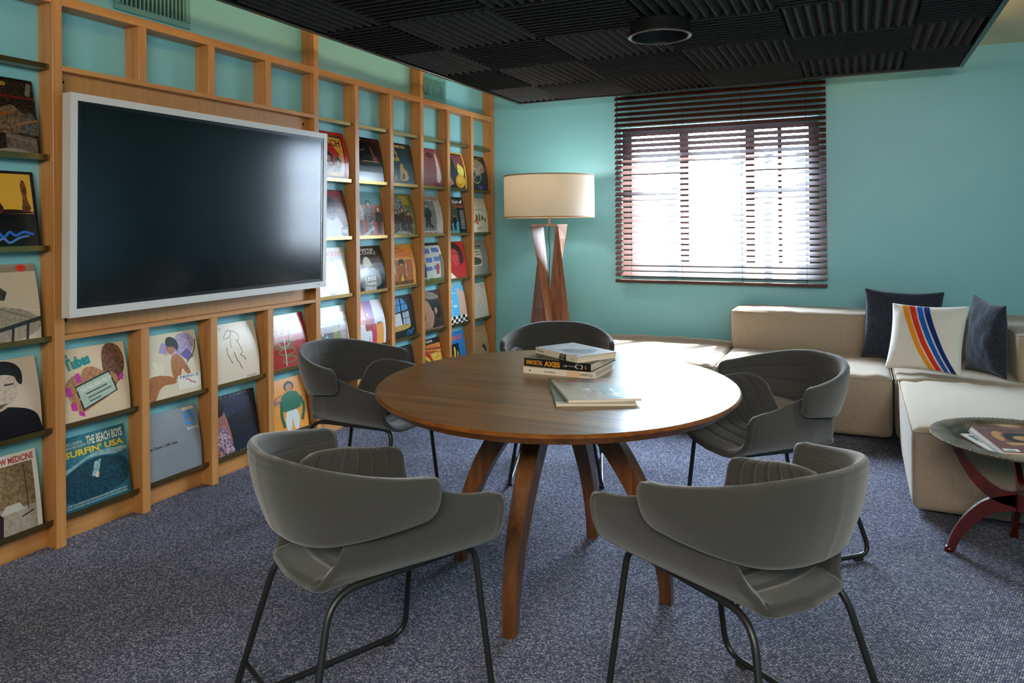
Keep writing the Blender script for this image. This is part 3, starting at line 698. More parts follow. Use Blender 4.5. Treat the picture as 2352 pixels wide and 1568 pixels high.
# ------------------------------------------------------------------ scatter cushions
def cushion(name, label, w_, h_, T, corners, mat, parent_group, seed, prints=None):
    """corners: bottom-left, bottom-right, top-right, top-left of the cushion as placed; soft pinched shape between them"""
    BL, BR, TR, TL = [Vector(p) for p in corners]; nrm = ((BR - BL).cross(TL - BL)).normalized()
    def S(u, v_, lift, side=1):
        a, b_ = 2 * u - 1, 2 * v_ - 1
        pinx = .07 * (1 - b_ * b_) * a * abs(a); piny = .08 * (1 - a * a) * b_ * abs(b_)
        uu, vv = u - pinx * .5, v_ - piny * .5
        p = (BL * (1 - uu) + BR * uu) * (1 - vv) + (TL * (1 - uu) + TR * uu) * vv
        th = T * (max(0, 1 - abs(a) ** 2.4) * max(0, 1 - abs(b_) ** 2.4)) ** .55 + .004
        wr = .010 * noise.noise(Vector((u * 5, v_ * 5, seed))) * (max(0, (1 - a * a) * (1 - b_ * b_))) ** .3 + .004 * noise.noise(Vector((u * 14, v_ * 14, seed + 3))) * min(1, 3 * (1 - max(abs(a), abs(b_))))
        return p + nrm * ((th + wr * side) * side + lift)
    n_ = 30; V, Fc = [], []
    for side in (1, -1):
        for i in range(n_ + 1):
            for j in range(n_ + 1):
                u = .5 - .5 * math.cos(PI * i / n_); v_ = .5 - .5 * math.cos(PI * j / n_); u = .5 * u + .5 * i / n_; v_ = .5 * v_ + .5 * j / n_
                V.append(S(u, v_, 0, side))
    W = n_ + 1; n0 = W * W
    for i in range(n_):
        for j in range(n_):
            a = i * W + j; Fc.append((a, a + W, a + W + 1, a + 1)); Fc.append((n0 + a, n0 + a + 1, n0 + a + W + 1, n0 + a + W))
    brd = [(i, 0) for i in range(n_)] + [(n_, j) for j in range(n_)] + [(i, n_) for i in range(n_, 0, -1)] + [(0, j) for j in range(n_, 0, -1)]
    for q in range(len(brd)):
        (i, j), (i2, j2) = brd[q], brd[(q + 1) % len(brd)]; Fc.append((i * W + j, n0 + i * W + j, n0 + i2 * W + j2, i2 * W + j2))
    base = (BL + BR) / 2; t = thing(name, label, 'cushion', (base.x, base.y, base.z), group=parent_group)
    mesh('cover', V, Fc, mat, t, True)
    tube('seam', [S(i / n_, j / n_, 0, 0) for i, j in brd], .0025, mat, t, 6, True)
    return t, S
grp = 'scatter cushions on the corner sofa seat'
cushion('scatter_cushion', 'dark navy scatter cushion behind the striped one, against the back cushion', .5, .45, .062, [(.020, 5.36, .405), (.47, 5.34, .395), (.505, 5.46, .835), (.045, 5.46, .848)], M['navy'], grp, 11)
cushion('scatter_cushion', 'dark navy scatter cushion at the right, beside the striped one', .4, .45, .070, [(.585, 5.16, .40), (.755, 4.93, .40), (.775, 5.05, .80), (.655, 5.34, .835)], M['navy'], grp, 23)
sp, SS = cushion('scatter_cushion', 'off-white scatter cushion with orange, red and blue curved stripes', .45, .42, .055, [(.150, 5.02, .405), (.532, 4.90, .400), (.600, 5.10, .785), (.200, 5.14, .785)], M['pillow_white'], grp, 5)
for (t0, wd, col, nm) in ((.138, .078, 'E08A1E', 'orange_stripe'), (.232, .082, 'C8331F', 'red_stripe'), (.333, .076, '1E55A5', 'blue_stripe'), (.426, .078, '1B2C66', 'navy_stripe')):
    V, Fc = [], []; n_ = 28
    for i in range(n_ + 1):
        v_ = 1 - i / n_ * 1.0; v_ = min(.992, max(.012, v_)); s_ = 1 - v_
        off = .47 * (s_ * .62 + s_ * s_ * .38); w1 = wd * (1 - .12 * s_)
        for q in range(4):
            u = min(.985, t0 + off + w1 * q / 3); V.append(SS(u, v_, .0028))
    for i in range(n_):
        for q in range(3): a = i * 4 + q; Fc.append((a, a + 4, a + 5, a + 1))
    m_ = MATS.get('dye_' + col) or plain('dye_' + col, col, .9, spec=.1)
    mesh(nm, V, Fc, m_, sp, True)

# ------------------------------------------------------------------ tray table
QX, QY, QR, QZ = .573, 3.345, .318, .462
tt = thing('tray_table', 'round aged brass tray on curved red lacquered wooden legs', 'table', (QX, QY, 0))
qc = (QX, QY)
v, f = lathe_vf([(.001, QZ - .022), (.215, QZ - .022), (.232, QZ - .016), (.240, QZ - .004), (.246, QZ + .002), (QR - .006, QZ + .006), (QR, QZ + .004), (QR - .002, QZ - .001), (.248, QZ - .005), (.236, QZ - .022), (.218, QZ - .028), (.001, QZ - .028)], 96, qc)
sharp(mesh('tray', v, f, M['brass'], tt, True), 45)
V, Fc = [], []
for j in range(110):
    a = 2 * PI * j / 110; cx_, cy_ = QX + (QR - .003) * math.cos(a), QY + (QR - .003) * math.sin(a); b0 = len(V)
    for dx, dy, dz in ((1, 0, 0), (0, 1, 0), (-1, 0, 0), (0, -1, 0), (0, 0, 1), (0, 0, -1)): V.append((cx_ + dx * .0048, cy_ + dy * .0048, QZ + .005 + dz * .0030))
    for q in ((0, 1, 4), (1, 2, 4), (2, 3, 4), (3, 0, 4), (1, 0, 5), (2, 1, 5), (3, 2, 5), (0, 3, 5)): Fc.append(tuple(b0 + i for i in q))
mesh('beaded_edge', V, Fc, M['brass_rim'], tt, True)
for j in range(4):
    a = PI + j * PI / 2; d = Vector((math.cos(a), math.sin(a), 0)); s_ = Vector((-d.y, d.x, 0)); c0 = Vector((QX, QY, 0))
    # one bowed piece: foot, waist near the hub, arm up to the tray
    def curve(P): return [catmull(P, i / 22) for i in range(23)]
    for nm, P in (('lower_leg', [(.252, .0), (.228, .07), (.178, .145), (.115, .20), (.03, .225)]), ('upper_arm', [(.03, .235), (.10, .25), (.155, .295), (.200, .36), (.238, .434)])):
        pts = curve(P); rings = []
        for i, (r_, z) in enumerate(pts):
            t = i / 22; hw = (.013 + .018 * t) if nm == 'lower_leg' else (.030 - .018 * t); th = .0105
            i0, i1 = max(i - 1, 0), min(i + 1, 22); tg = Vector((pts[i1][0] - pts[i0][0], pts[i1][1] - pts[i0][1])).normalized(); nn = (-tg[1], tg[0])
            rings.append([tuple(c0 + d * (r_ + nn[0] * sx * hw) + s_ * sy * th + Vector((0, 0, max(0, z + nn[1] * sx * hw)))) for sx, sy in ((-1, -1), (1, -1), (1, 1), (-1, 1))])
        sharp(loft(nm, rings, M['redwood'], tt, True), 40)
    tube('brass_cap', [tuple(c0 + d * .222 + Vector((0, 0, .405))), tuple(c0 + d * .240 + Vector((0, 0, .438)))], [.017, .012], M['brass_rim'], tt, 10)
    v, f = lathe_vf([(.001, 0), (.017, 0), (.015, .012), (.010, .020), (.001, .021)], 16, (QX + d.x * .255, QY + d.y * .255)); mesh('foot', v, f, M['redwood'], tt, True)
v, f = lathe_vf([(.001, .195), (.036, .195), (.036, .262), (.001, .262)], 20, qc); sharp(mesh('hub', v, f, M['redwood'], tt, True))

# ------------------------------------------------------------------ books and magazines
def quad_book(name, label, cat, A, B, D, z0, t, cover, spine_art, top_art, group, soft=False, spine_col=None):
    """A-B is the spine edge (left to right as seen), D the far corner beyond B"""
    A, B, D = [Vector((*p, 0)) for p in (A, B, D)]; E_ = A + (D - B); th = thing(name, label, cat, (A.x, A.y, z0), group=group)
    x_ = (B - A); y_ = (D - B); ct = .0022 if not soft else .0006
    def P(u, v_, z): q = A + x_ * u + y_ * v_; return (q.x, q.y, z)
    def slabq(nm, u0, u1, v0, v1, za, zb, mat, par=th):
        v = [P(u, v_, z) for z in (za, zb) for u, v_ in ((u0, v0), (u1, v0), (u1, v1), (u0, v1))]
        return mesh(nm, v, [(0, 3, 2, 1), (4, 5, 6, 7), (0, 1, 5, 4), (1, 2, 6, 5), (2, 3, 7, 6), (3, 0, 4, 7)], mat, par)
    ins = .012 if not soft else .002
    slabq('pages', ins * .6, 1 - ins, .012, 1 - ins, z0 + ct, z0 + t - ct, M['pages'])
    slabq('back_cover', 0, 1, 0, 1, z0, z0 + ct, ink(cover)); fc = slabq('front_cover', 0, 1, 0, 1, z0 + t - ct, z0 + t, ink(cover))
    slabq('spine', 0, 1, 0, .012, z0 + ct, z0 + t - ct, ink(spine_col or cover))
    nv = Vector((x_.y, -x_.x, 0)).normalized()
    if top_art: art_mesh('cover_print', top_art, lambda u, v_, l: P(u, v_, z0 + t + l), th, 2, .0003, .00008, .5)
    if spine_art:
        art_mesh('spine_print', spine_art, lambda u, v_, l: (A.x + x_.x * u + nv.x * l, A.y + x_.y * u + nv.y * l, z0 + t * v_), th, 2, .0003, .00008, .5)
    return th
z = TZ + .0002
quad_book('hardback_book', 'cream-spined hardback at the bottom of the stack on the table', 'book', (-1.176, 2.602), (-.879, 2.596), (-.873, 2.795), z, .0235, 'DCCFBE',
          [('r', .61, .06, .79, .94, 'D8B48A'), ('t', 'CLASH', .80, .30, .955, .72, '2A2622', PI, .02), ('t', 'STRANGE TALES', .30, .34, .45, .62, '3A332E', PI, .02), ('t', 'HC', .045, .25, .065, .75, '3A332E', PI / 2), ('p', [(.075, .45), (.09, .65), (.10, .5), (.115, .55), (.10, .35), (.085, .4)], '1A1714')], None, 'stacked books on the round table')
quad_book('hardback_book', 'thick black hardback with orange spine lettering, middle of the stack', 'book', (-1.181, 2.622), (-.900, 2.598), (-.884, 2.866), z + .0237, .0310, '14110E',
          [('t', 'IMMORTAL', .035, .22, .29, .80, 'C8801E', 0, .03), ('t', 'AXES', .31, .16, .555, .82, 'C8801E', 0, .05), ('l', [(.60, .42), (.63, .30), (.65, .42), (.63, .58), (.60, .55)], .012, 'D8D0C4'), ('l', [(.63, .5), (.80, .46)], .03, 'D8D0C4'), ('l', [(.78, .5), (.80, .8), (.83, .66), (.87, .82), (.885, .5), (.87, .2), (.83, .34), (.80, .2), (.78, .5)], .012, 'E8E2D8'), ('ring', .93, .5, .012, .25, .006, 'C8801E')],
          [('p', [(.1, .2), (.5, .1), (.9, .3), (.8, .8), (.3, .9)], '3A3020|6A5A38')], 'stacked books on the round table')
quad_book('hardback_book', 'grey-covered hardback lying askew on top of the book stack', 'book', (-1.180, 2.735), (-.948, 2.592), (-.848, 2.755), z + .0549, .0235, 'D6C8B4',
          [('t', 'Banksy', .035, .25, .21, .75, '2A2622', 0, .01), ('p', [(.56, .05), (.60, .95), (.68, .9), (.72, .05)], '1A1816|8A7C68'), ('r', .70, 0, .735, 1, '15120F'), ('ring', .89, .42, .018, .2, .007, '4A4036'), ('e', .35, .6, .004, .04, '5A4A38')],
          [('r', 0, 0, 1, 1, '9AA0A4|AEB3B6'), ('p', [(.42, .12), (.75, .2), (.88, .42), (.80, .78), (.62, .85), (.55, .55), (.40, .45)], '4A5058|646C74'), ('p', [(.1, .3), (.3, .2), (.42, .5), (.2, .62)], 'A3A6A8|C6C8C8'), ('p', [(.80, .02), (.93, .04), (.90, .14)], '2A2C30'), ('t', 'ART OF THE STREET', .08, .80, .50, .90, '90969A', 0, .0)], 'stacked books on the round table')
def mag(label, BL, FL, FR, z0, t, cover, art, group, n=1):
    A, B, D = BL, FL, FR
    A, B, D = [Vector((*p, 0)) for p in (A, B, D)]; x_ = D - B; y_ = A - B; th = thing('magazine', label, 'magazine', (B.x, B.y, z0), group=group)
    def P(u, v_, z): q = B + x_ * u + y_ * v_; return (q.x, q.y, z)
    for nm, za, zb, ins, m_ in (('pages', .0004, t - .0004, .004, M['pages']), ('back_cover', 0, .0004, 0, ink(cover)), ('front_cover', t - .0004, t, 0, ink(cover))):
        v = [P(u, v_, z0 + zz) for zz in (za, zb) for u, v_ in ((ins, ins), (1 - ins, ins), (1 - ins, 1 - ins), (ins, 1 - ins))]
        mesh(nm, v, [(0, 3, 2, 1), (4, 5, 6, 7), (0, 1, 5, 4), (1, 2, 6, 5), (2, 3, 7, 6), (3, 0, 4, 7)], m_, th)
    art_mesh('cover_print', art, lambda u, v_, l: P(u, v_, z0 + t + l), th, 2, .0002, .00006, .38)
    return th
mag('dark green magazine partly covered by the one on top of it', (-1.030, 2.498), (-.865, 2.160), (-.632, 2.262), z, .0095, '3C5A4A', [('r', 0, 0, 1, .06, 'C8C0AE'), ('r', .05, .1, .9, .95, '3F5E4E|4C6C5A'), ('t', 'ISSUE', .05, .015, .3, .045, '6A6458')], 'magazines on the round table')
mag('magazine with red masthead lettering and a grey and teal cover', (-.999, 2.452), (-.831, 2.182), (-.624, 2.296), z + .0098, .0085, 'A9A294',
    [('t', 'ICONS & INFLUENCES', .03, .935, .97, .985, '2A2826', 0, .01), ('t', 'Rolling Stone', .04, .80, .97, .925, 'C03A2A', 0, .03), ('e', .50, .86, .115, .09, '5E564C|8A8072'), ('t', 'Jennifer', .05, .72, .27, .77, '4A463E'), ('t', 'Lopez', .10, .66, .25, .71, '4A463E'), ('r', .10, .60, .24, .61, '6A665C'),
     ('p', [(.22, .38), (.32, .66), (.60, .70), (.72, .56), (.66, .40), (.54, .36), (.42, .10), (.30, .12), (.34, .30)], '6E6A58|B4AC98'), ('p', [(.56, .06), (.58, .50), (.70, .68), (.90, .62), (.94, .40), (.88, .12), (.80, .04)], '1E6A6E'), ('p', [(.34, .44), (.40, .52), (.44, .46), (.40, .38)], 'D4CCBC'), ('p', [(.72, .50), (.76, .36), (.72, .30), (.68, .38)], 'CFC9BC'), ('p', [(.62, .22), (.74, .30), (.80, .20), (.72, .14)], 'A9A498|D0C8BA')], 'magazines on the round table')
# on the tray
zt = QZ - .0215
mag('black and white magazine with a lime flash, lowest in the tray', (.366, 3.408), (.448, 3.168), (.640, 3.232), zt + .0035, .005, 'C9C6C0', [('r', .08, .62, .6, .92, '2B3A38|6A7C78'), ('p', [(.35, .62), (.7, .9), (.8, .62)], 'A8C81E'), ('t', 'VINYL', .08, .40, .92, .58, '1E1E1E', 0, .03), ('t', 'LIFE', .10, .16, .6, .36, '2A2A2A', 0, .03), ('r', .08, .05, .9, .12, '555555|BBBBBB')], 'magazines in the brass tray')
for i, (lb, cv) in enumerate((('dark blue magazine in the tray stack, under a pale one', '26303C'), ('pale grey magazine just below the maroon one in the tray', 'C8C4BE'))):
    mag(lb, (.398 + .004 * i, 3.452), (.462 + .003 * i, 3.130), (.675, 3.172), zt + .0090 + .0064 * i, .006, cv, [('r', .05, .05, .95, .95, cv)], 'magazines in the brass tray')
mag('maroon magazine with green title and a figure in green, topmost in the tray', (.408, 3.462), (.470, 3.122), (.686, 3.164), zt + .0220, .0075, '6E3A3E',
    [('l', [(.10, .93), (.22, .86), (.30, .92), (.34, .84), (.42, .90), (.48, .84), (.58, .90), (.66, .85), (.74, .90), (.84, .84), (.95, .88)], .018, '2E8A3A'), ('l', [(.10, .93), (.16, .80), (.24, .84)], .014, '2E8A3A'),
     ('p', [(.18, .40), (.14, .62), (.24, .82), (.34, .84), (.38, .74), (.28, .66), (.30, .48)], 'A87848'), ('p', [(.30, .50), (.36, .74), (.60, .80), (.86, .70), (.90, .46), (.70, .34), (.46, .36)], '1C1210'), ('e', .60, .56, .16, .10, 'A8744C'), ('p', [(.20, .36), (.55, .40), (.60, .30), (.26, .26)], 'A87848'), ('p', [(.52, .40), (.62, .12), (1, .10), (1, .44), (.78, .40)], '1E7A44'), ('r', .03, .03, .26, .12, 'D8D2C8'), ('r', .07, .045, .20, .10, '3A3A3A|C8C8C8')], 'magazines in the brass tray')

# ------------------------------------------------------------------ record sleeves standing on the ledges
SWD, SHT = .314, .312
def sleeve(col, row, label, base, art, bow=.006, dy=0.0, lean=.050, gloss=.26, extra=0):
    yc = post(col + 1) - .036 - SWD / 2 + dy; z0 = LEDGE[row] + .0046; xb = XF - .0275
    def S(u, v_, l): return (xb - lean * v_ + bow * math.sin(PI * v_) * 1.0 + l, yc + (u - .5) * SWD, z0 + v_ * SHT)
    t = thing('record_sleeve', label, 'record sleeve', (xb, yc, z0), group='record sleeves on the shelf wall')
    n_ = 10; V, Fc = [], []
    for q in (0, 1):
        for i in range(n_ + 1):
            for u in (0, 1): V.append(S(u, i / n_, -.0035 * q))
    for i in range(n_):
        a = 2 * i; o_ = 2 * (n_ + 1)
        Fc += [(a, a + 1, a + 3, a + 2), (o_ + a, o_ + a + 2, o_ + a + 3, o_ + a + 1), (a, a + 2, o_ + a + 2, o_ + a), (a + 1, o_ + a + 1, o_ + a + 3, a + 3)]
    e = 2 * n_; o_ = 2 * (n_ + 1); Fc += [(0, o_, o_ + 1, 1), (e, e + 1, o_ + e + 1, o_ + e)]
    mesh('card_sleeve', V, Fc, ink(base, gloss), t)
    art_mesh('cover_print', art, S, t, 8, .0004, .00012, gloss)
    return t
def person(x, y0, h, top, legs, skin='B98A68', hair='2A1E18', w_=.16):
    """generic standing figure built from simple blocks"""
    return [('p', [(x - w_ * .38, y0), (x - w_ * .42, y0 + h * .45), (x + w_ * .42, y0 + h * .45), (x + w_ * .40, y0), (x + w_ * .08, y0), (x, y0 + h * .34), (x - w_ * .08, y0)], legs),
            ('p', [(x - w_ * .62, y0 + h * .46), (x - w_ * .56, y0 + h * .74), (x - w_ * .2, y0 + h * .82), (x + w_ * .2, y0 + h * .82), (x + w_ * .56, y0 + h * .74), (x + w_ * .62, y0 + h * .46), (x + w_ * .40, y0 + h * .42), (x - w_ * .40, y0 + h * .42)], top),
            ('e', x, y0 + h * .92, w_ * .30, h * .105, hair), ('e', x, y0 + h * .895, w_ * .20, h * .08, skin)]
L_ = -1
# ---- column left of the display
sleeve(L_, 1, 'dark brown picture sleeve with small yellow title, top of the leftmost column', '1C1512',
  [('r', 0, 0, 1, .97, '17120F|33251C'), ('t', 'EXPRESS', .42, .89, .66, .935, 'D8A92A'), ('r', .40, .74, 1, .775, '5A2018'), ('p', [(.5, .28), (.55, .60), (.70, .66), (.84, .55), (.86, .30)], '4A3A2C|7A6248'), ('p', [(.78, .30), (.80, .52), (.92, .58), (1, .46), (1, .28)], '3A3430|5E564C'), ('l', [(.52, .50), (.70, .56)], .03, '8A4A28'), ('l', [(.72, .40), (1, .48)], .025, '8A5A38'), ('p', [(.60, .06), (.60, .30), (.98, .24), (.98, .04)], '4E4238|6E6050'), ('e', .68, .05, .20, .05, '8A8070'), ('l', [(.62, .25), (.96, .19)], .02, '7A6A58'), ('p', [(.88, .80), (.92, .96), (.97, .94), (.94, .78)], '6A665E')], .006)
sleeve(L_, 2, 'sleeve with amber evening sky above a black lower half and blue script', '14100E',
  [('r', .03, .03, .97, .97, '0F0C0C'), ('r', .04, .46, .955, .965, 'D9A63A'), ('p', [(.04, .46), (.955, .46), (.955, .49), (.70, .52), (.45, .50), (.04, .55)], '2A140E'), ('p', [(.42, .46), (.45, .70), (.40, .84), (.46, .93), (.52, .84), (.48, .72), (.56, .60), (.60, .52), (.58, .46)], '22140A|6A3A10'), ('p', [(.80, .48), (.84, .66), (.81, .80), (.85, .92), (.90, .80), (.88, .64), (.95, .50)], '3A1E0C|8A4E14'), ('l', [(.40, .18), (.50, .24), (.56, .15), (.64, .25), (.70, .17), (.80, .24), (.92, .20)], .032, '2A6CC8'), ('l', [(.46, .09), (.56, .17), (.62, .08), (.74, .16), (.86, .18)], .026, '5A8CD8'), ('r', .955, .03, .96, .97, '2A4A7A')], .004)
sleeve(L_, 3, 'sepia street photograph sleeve with a small round red sticker', 'C8B49C',
  [('r', 0, .90, 1, 1, '9A8C7A'), ('r', 0, .915, 1, .925, '7E7264'), ('r', 0, .945, 1, .955, '7E7264'), ('r', 0, 0, 1, .90, 'C9B59E'), ('p', [(0, .52), (.4, .56), (1, .36), (1, .10), (.3, .0), (0, 0)], '8C7E6C|A89884'), ('p', [(.34, .58), (.38, .70), (.52, .74), (.62, .66), (.58, .56)], '2C2620|4E463C'), ('l', [(.3, .55), (1, .26)], .012, '6A6054'), ('l', [(.3, .54), (1, .40)], .010, 'D8C8B2'), ('p', [(.05, .0), (.10, .55), (.22, .78), (.34, .55), (.40, .0)], '2A2420|6A5E50'), ('l', [(.30, .16), (1, .30)], .05, '2E2822'), ('l', [(.45, 0), (.47, .2)], .03, '2A2520'), ('l', [(.64, 0), (.66, .24)], .03, '2A2520'), ('l', [(.82, 0), (.84, .27)], .03, '2A2520'), ('e', .83, .947, .062, .045, 'D8382A'), ('t', '7', .815, .93, .845, .965, '3A1010')], .012)
sleeve(L_, 4, 'monochrome portrait sleeve of a person in a black coat', 'CDB6A2',
  [('r', 0, 0, 1, 1, 'CDB5A0'), ('p', [(.0, .0), (.0, .36), (.30, .46), (.60, .44), (.92, .34), (1, .14), (1, 0)], '120D10'), ('p', [(.28, .40), (.30, .80), (.55, .90), (.74, .80), (.74, .56), (.60, .42), (.45, .38)], 'B09A88|C8B29E'), ('p', [(.22, .68), (.24, .92), (.45, 1.0), (.70, .98), (.82, .86), (.80, .66), (.74, .70), (.72, .80), (.52, .84), (.30, .80)], '1A1412'), ('p', [(.40, .47), (.62, .48), (.52, .44)], '5A4438'), ('r', .36, .69, .48, .71, '3A2C24'), ('r', .58, .69, .70, .71, '3A2C24')], .012)
sleeve(L_, 5, 'white sleeve with red capitals above a sepia city street', 'D8D2C6',
  [('t', 'NEW MEDICINE', .48, .885, .965, .965, 'B0322A', 0, .03), ('r', .02, .02, .94, .87, '9C8664|BCA682'), ('p', [(.50, .30), (.56, .87), (.94, .87), (.94, .34)], '6A5238|8C7250'), ('p', [(.02, .40), (.02, .87), (.40, .87), (.46, .42)], 'C8B48E|D8C8A6'), ('p', [(.02, .02), (.40, .38), (.94, .32), (.94, .02)], '8E8270|A29684'), ('p', [(.50, .30), (.58, .40), (.74, .40), (.80, .30)], 'B8B0A2'), ('l', [(.84, .30), (.83, .84)], .012, '3A3026'), ('p', [(.38, .02), (.40, .30), (.47, .36), (.54, .28), (.52, .02)], '2A2420'), ('e', .47, .38, .03, .03, '3A3028'), ('l', [(.76, .22), (.90, .26)], .02, '3A3028')], .004)
# ---- below the display
sleeve(0, 4, 'cream sleeve with teal script and a hand holding a pale green card', 'DEC29E',
  [('r', 0, 0, 1, 1, 'DDC3A2'), ('p', [(.62, .52), (.64, 1.0), (.90, 1.0), (.99, .74), (.90, .50), (.78, .40)], '5A3524|8E5A3C'), ('p', [(.08, .40), (.06, .56), (.20, .66), (.30, .62), (.34, .72), (.48, .74), (.66, .62), (.80, .60), (.86, .46), (.70, .28), (.50, .22), (.30, .12), (.20, .22)], 'A06A48|C48A62'), ('p', [(.20, .50), (.72, .64), (.82, .34), (.30, .16)], '2E3430'), ('p', [(.225, .485), (.705, .61), (.795, .35), (.315, .19)], 'A9BCA8|B8C8B4'), ('t', 'YOUNG AND RICH', .26, .455, .74, .515, 'EDE6D6', .24, .02), ('l', [(.36, .38), (.66, .455)], .018, '4A504A'), ('l', [(.38, .32), (.72, .41)], .016, '4A504A'), ('l', [(.40, .27), (.56, .31)], .016, '4A504A'), ('p', [(.24, .54), (.22, .66), (.28, .68), (.31, .55)], 'C23A9A'), ('p', [(.08, .40), (.07, .52), (.14, .50), (.16, .38)], 'C23A9A'), ('p', [(.14, .20), (.13, .30), (.20, .28), (.22, .18)], 'C23A9A'), ('p', [(.24, .12), (.23, .18), (.31, .14), (.32, .08)], 'C23A9A'), ('p', [(.84, .50), (.88, .58), (.93, .54), (.90, .47)], 'C23A9A'), ('t', 'The', .02, .88, .16, .955, '1E8A8A', .12, .03), ('t', 'Tubes', .10, .74, .46, .90, '1E8E8E', .18, .05)], .010)
sleeve(0, 5, 'blue-green ocean wave sleeve with white and yellow capitals', '24596A',
  [('r', 0, 0, 1, 1, '27606E'), ('p', [(0, .40), (.25, .62), (.55, .66), (.80, .70), (1, .62), (1, 1), (0, 1)], '3A7A86|2E6C7A'), ('p', [(0, .50), (.20, .58), (.42, .68), (.65, .66), (.85, .62), (1, .66), (1, .70), (.8, .72), (.5, .74), (.2, .62), (0, .58)], '9AB4B0|6E969A'), ('p', [(0, .15), (0, .48), (.25, .60), (.50, .66), (.80, .62), (1, .54), (1, .20), (.5, .12)], '12323E|1C4654'), ('p', [(.44, .42), (.50, .60), (.60, .62), (.56, .50), (.54, .40)], 'A8C0BC|5E8A90'), ('p', [(.49, .40), (.51, .46), (.55, .44), (.53, .38)], 'D8C8A8'), ('r', 0, 0, 1, .13, '27606E'), ('t', 'THE BEACH BOYS', .42, .845, .955, .965, 'E8DCC4', 0, .02), ('t', 'SURFIN\' USA', .10, .735, .955, .825, 'D8BC3A', 0, .04), ('t', 'THE NO.1 SURFING', .07, .895, .36, .935, 'C0CCC4'), ('t', 'GROUP IN THE COUNTRY', .06, .845, .41, .885, 'C0CCC4'), ('e', .88, .69, .05, .022, 'A8B4A0'),
   ('t', 'SURFIN\' U.S.A.-FARMER\'S DAUGHTER-MISIRLOU-STOKED-LONELY SEA-SHUT DOWN', .06, .115, .94, .14, 'D0D4C8', 0, .0), ('t', 'NOBLE SURFER-HONKY TONK-LANA-SURF JAM-LET\'S GO TRIPPIN\'-FINDERS KEEPERS', .06, .075, .94, .10, 'D0D4C8', 0, .0)], .004)
sleeve(1, 4, 'cream flower sleeve with purple petals and a seated figure', 'E0D0B4',
  [('r', 0, 0, 1, 1, 'DFCFB2'), ('p', [(.04, .34), (.16, .62), (.34, .54), (.30, .36)], 'EDE2CC|E2D2B4'), ('p', [(.52, .72), (.60, .96), (.84, .98), (.98, .86), (.86, .66), (.70, .56)], '9A86B4|C2B0C8'), ('p', [(.28, .74), (.36, .88), (.46, .84), (.42, .68)], 'A694C2'), ('p', [(.66, .66), (.80, .74), (.90, .60), (.78, .54)], '5E4E96'), ('l', [(.97, .84), (.92, .66), (.76, .52)], .018, '5A4A28'), ('p', [(.48, .30), (.46, .58), (.54, .70), (.66, .64), (.78, .44), (.82, .34), (.74, .34), (.66, .48), (.62, .30)], 'A8683F|B87A50'), ('p', [(.04, .10), (.02, .38), (.20, .42), (.52, .34), (.56, .22), (.26, .26), (.16, .04), (.10, .02)], 'A8683F|B87A50'), ('e', .50, .78, .075, .10, 'B0724A'), ('p', [(.42, .80), (.44, .94), (.56, .95), (.66, .84), (.62, .70), (.56, .80)], '16100E'), ('r', .56, .12, .99, .34, 'E9E2D2'), ('t', 'PRINCE', .60, .285, .95, .33, '4A5A8A', 0, .01), ('l', [(.70, .27), (.80, .25), (.78, .21), (.90, .19)], .010, 'C85A7A'), ('t', 'Lovesexy', .72, .20, .90, .25, 'C85A7A', -.5, .0), ('r', .02, .86, .12, .90, 'CDBB9C')], .012)
sleeve(1, 5, 'plain grey sleeve with a light blue letter emblem and sticker', '838689',
  [('r', 0, 0, 1, 1, '85888C'), ('l', [(.78, .93), (.78, .74)], .04, '3F8FCB'), ('ring', .865, .79, .095, .075, .038, '3F8FCB'), ('ring', .855, .885, .07, .055, .034, '3F8FCB'), ('r', .74, .945, .79, .99, '838689'), ('t', 'Bedrock', .78, .64, .985, .69, 'D8D8D4', 0, .01), ('t', 'Heaven Scent / Life Line', -.06, .50, .56, .545, '1E1E20', 0, .01), ('r', .74, .94, .95, .99, 'D6C6AE')], .014)
sleeve(2, 4, 'pale cream sleeve with a sparse black brush-line horse', 'E2CFB4',
  [('r', 0, 0, 1, 1, 'E1CEB4'), ('t', 'POCO', .10, .915, .26, .945, '7A6A58'), ('t', 'LEGEND', .70, .06, .92, .09, '6A5A4A'), ('l', [(.34, .86), (.40, .90), (.45, .87), (.44, .80), (.38, .77), (.30, .75), (.28, .78), (.34, .86)], .009, '2A221C'), ('l', [(.45, .88), (.56, .84), (.62, .76), (.58, .70)], .008, '2A221C'), ('l', [(.42, .76), (.40, .66), (.42, .60)], .008, '2A221C'), ('l', [(.54, .72), (.60, .60), (.64, .50), (.58, .46)], .008, '2A221C'), ('l', [(.32, .62), (.30, .52), (.36, .42), (.40, .34)], .008, '2A221C'), ('l', [(.46, .52), (.48, .42), (.56, .32), (.60, .22)], .009, '2A221C'), ('l', [(.58, .46), (.66, .42), (.70, .36), (.66, .38)], .008, '2A221C')], .014)
sleeve(2, 5, 'black-bordered night scene sleeve with a figure in a pale dress', '0E0D10',
  [('r', .03, .03, .96, .95, '171A26|20242E'), ('p', [(.03, .62), (.96, .70), (.96, .95), (.03, .95)], '2A2C48|1C2036'), ('t', 'F O R  A  M O M E N T', .10, .955, .90, .978, '8A9AA8'), ('p', [(.08, .40), (.10, .80), (.22, .84), (.30, .72), (.36, .50), (.42, .16), (.34, .14), (.30, .40), (.24, .46)], '8A5848|B0746A'), ('p', [(.10, .64), (.08, .90), (.22, .94), (.30, .84), (.26, .70)], '1E0E0E'), ('p', [(.06, .06), (.10, .40), (.24, .52), (.32, .40), (.44, .06)], 'C8A8B4|5A4458'), ('p', [(.03, .05), (.14, .24), (.24, .10), (.20, .04)], 'B87A6A|4A3A58'), ('t', 'N I G H T  S O N G S', .10, .035, .94, .055, '6A8A86')], .003)
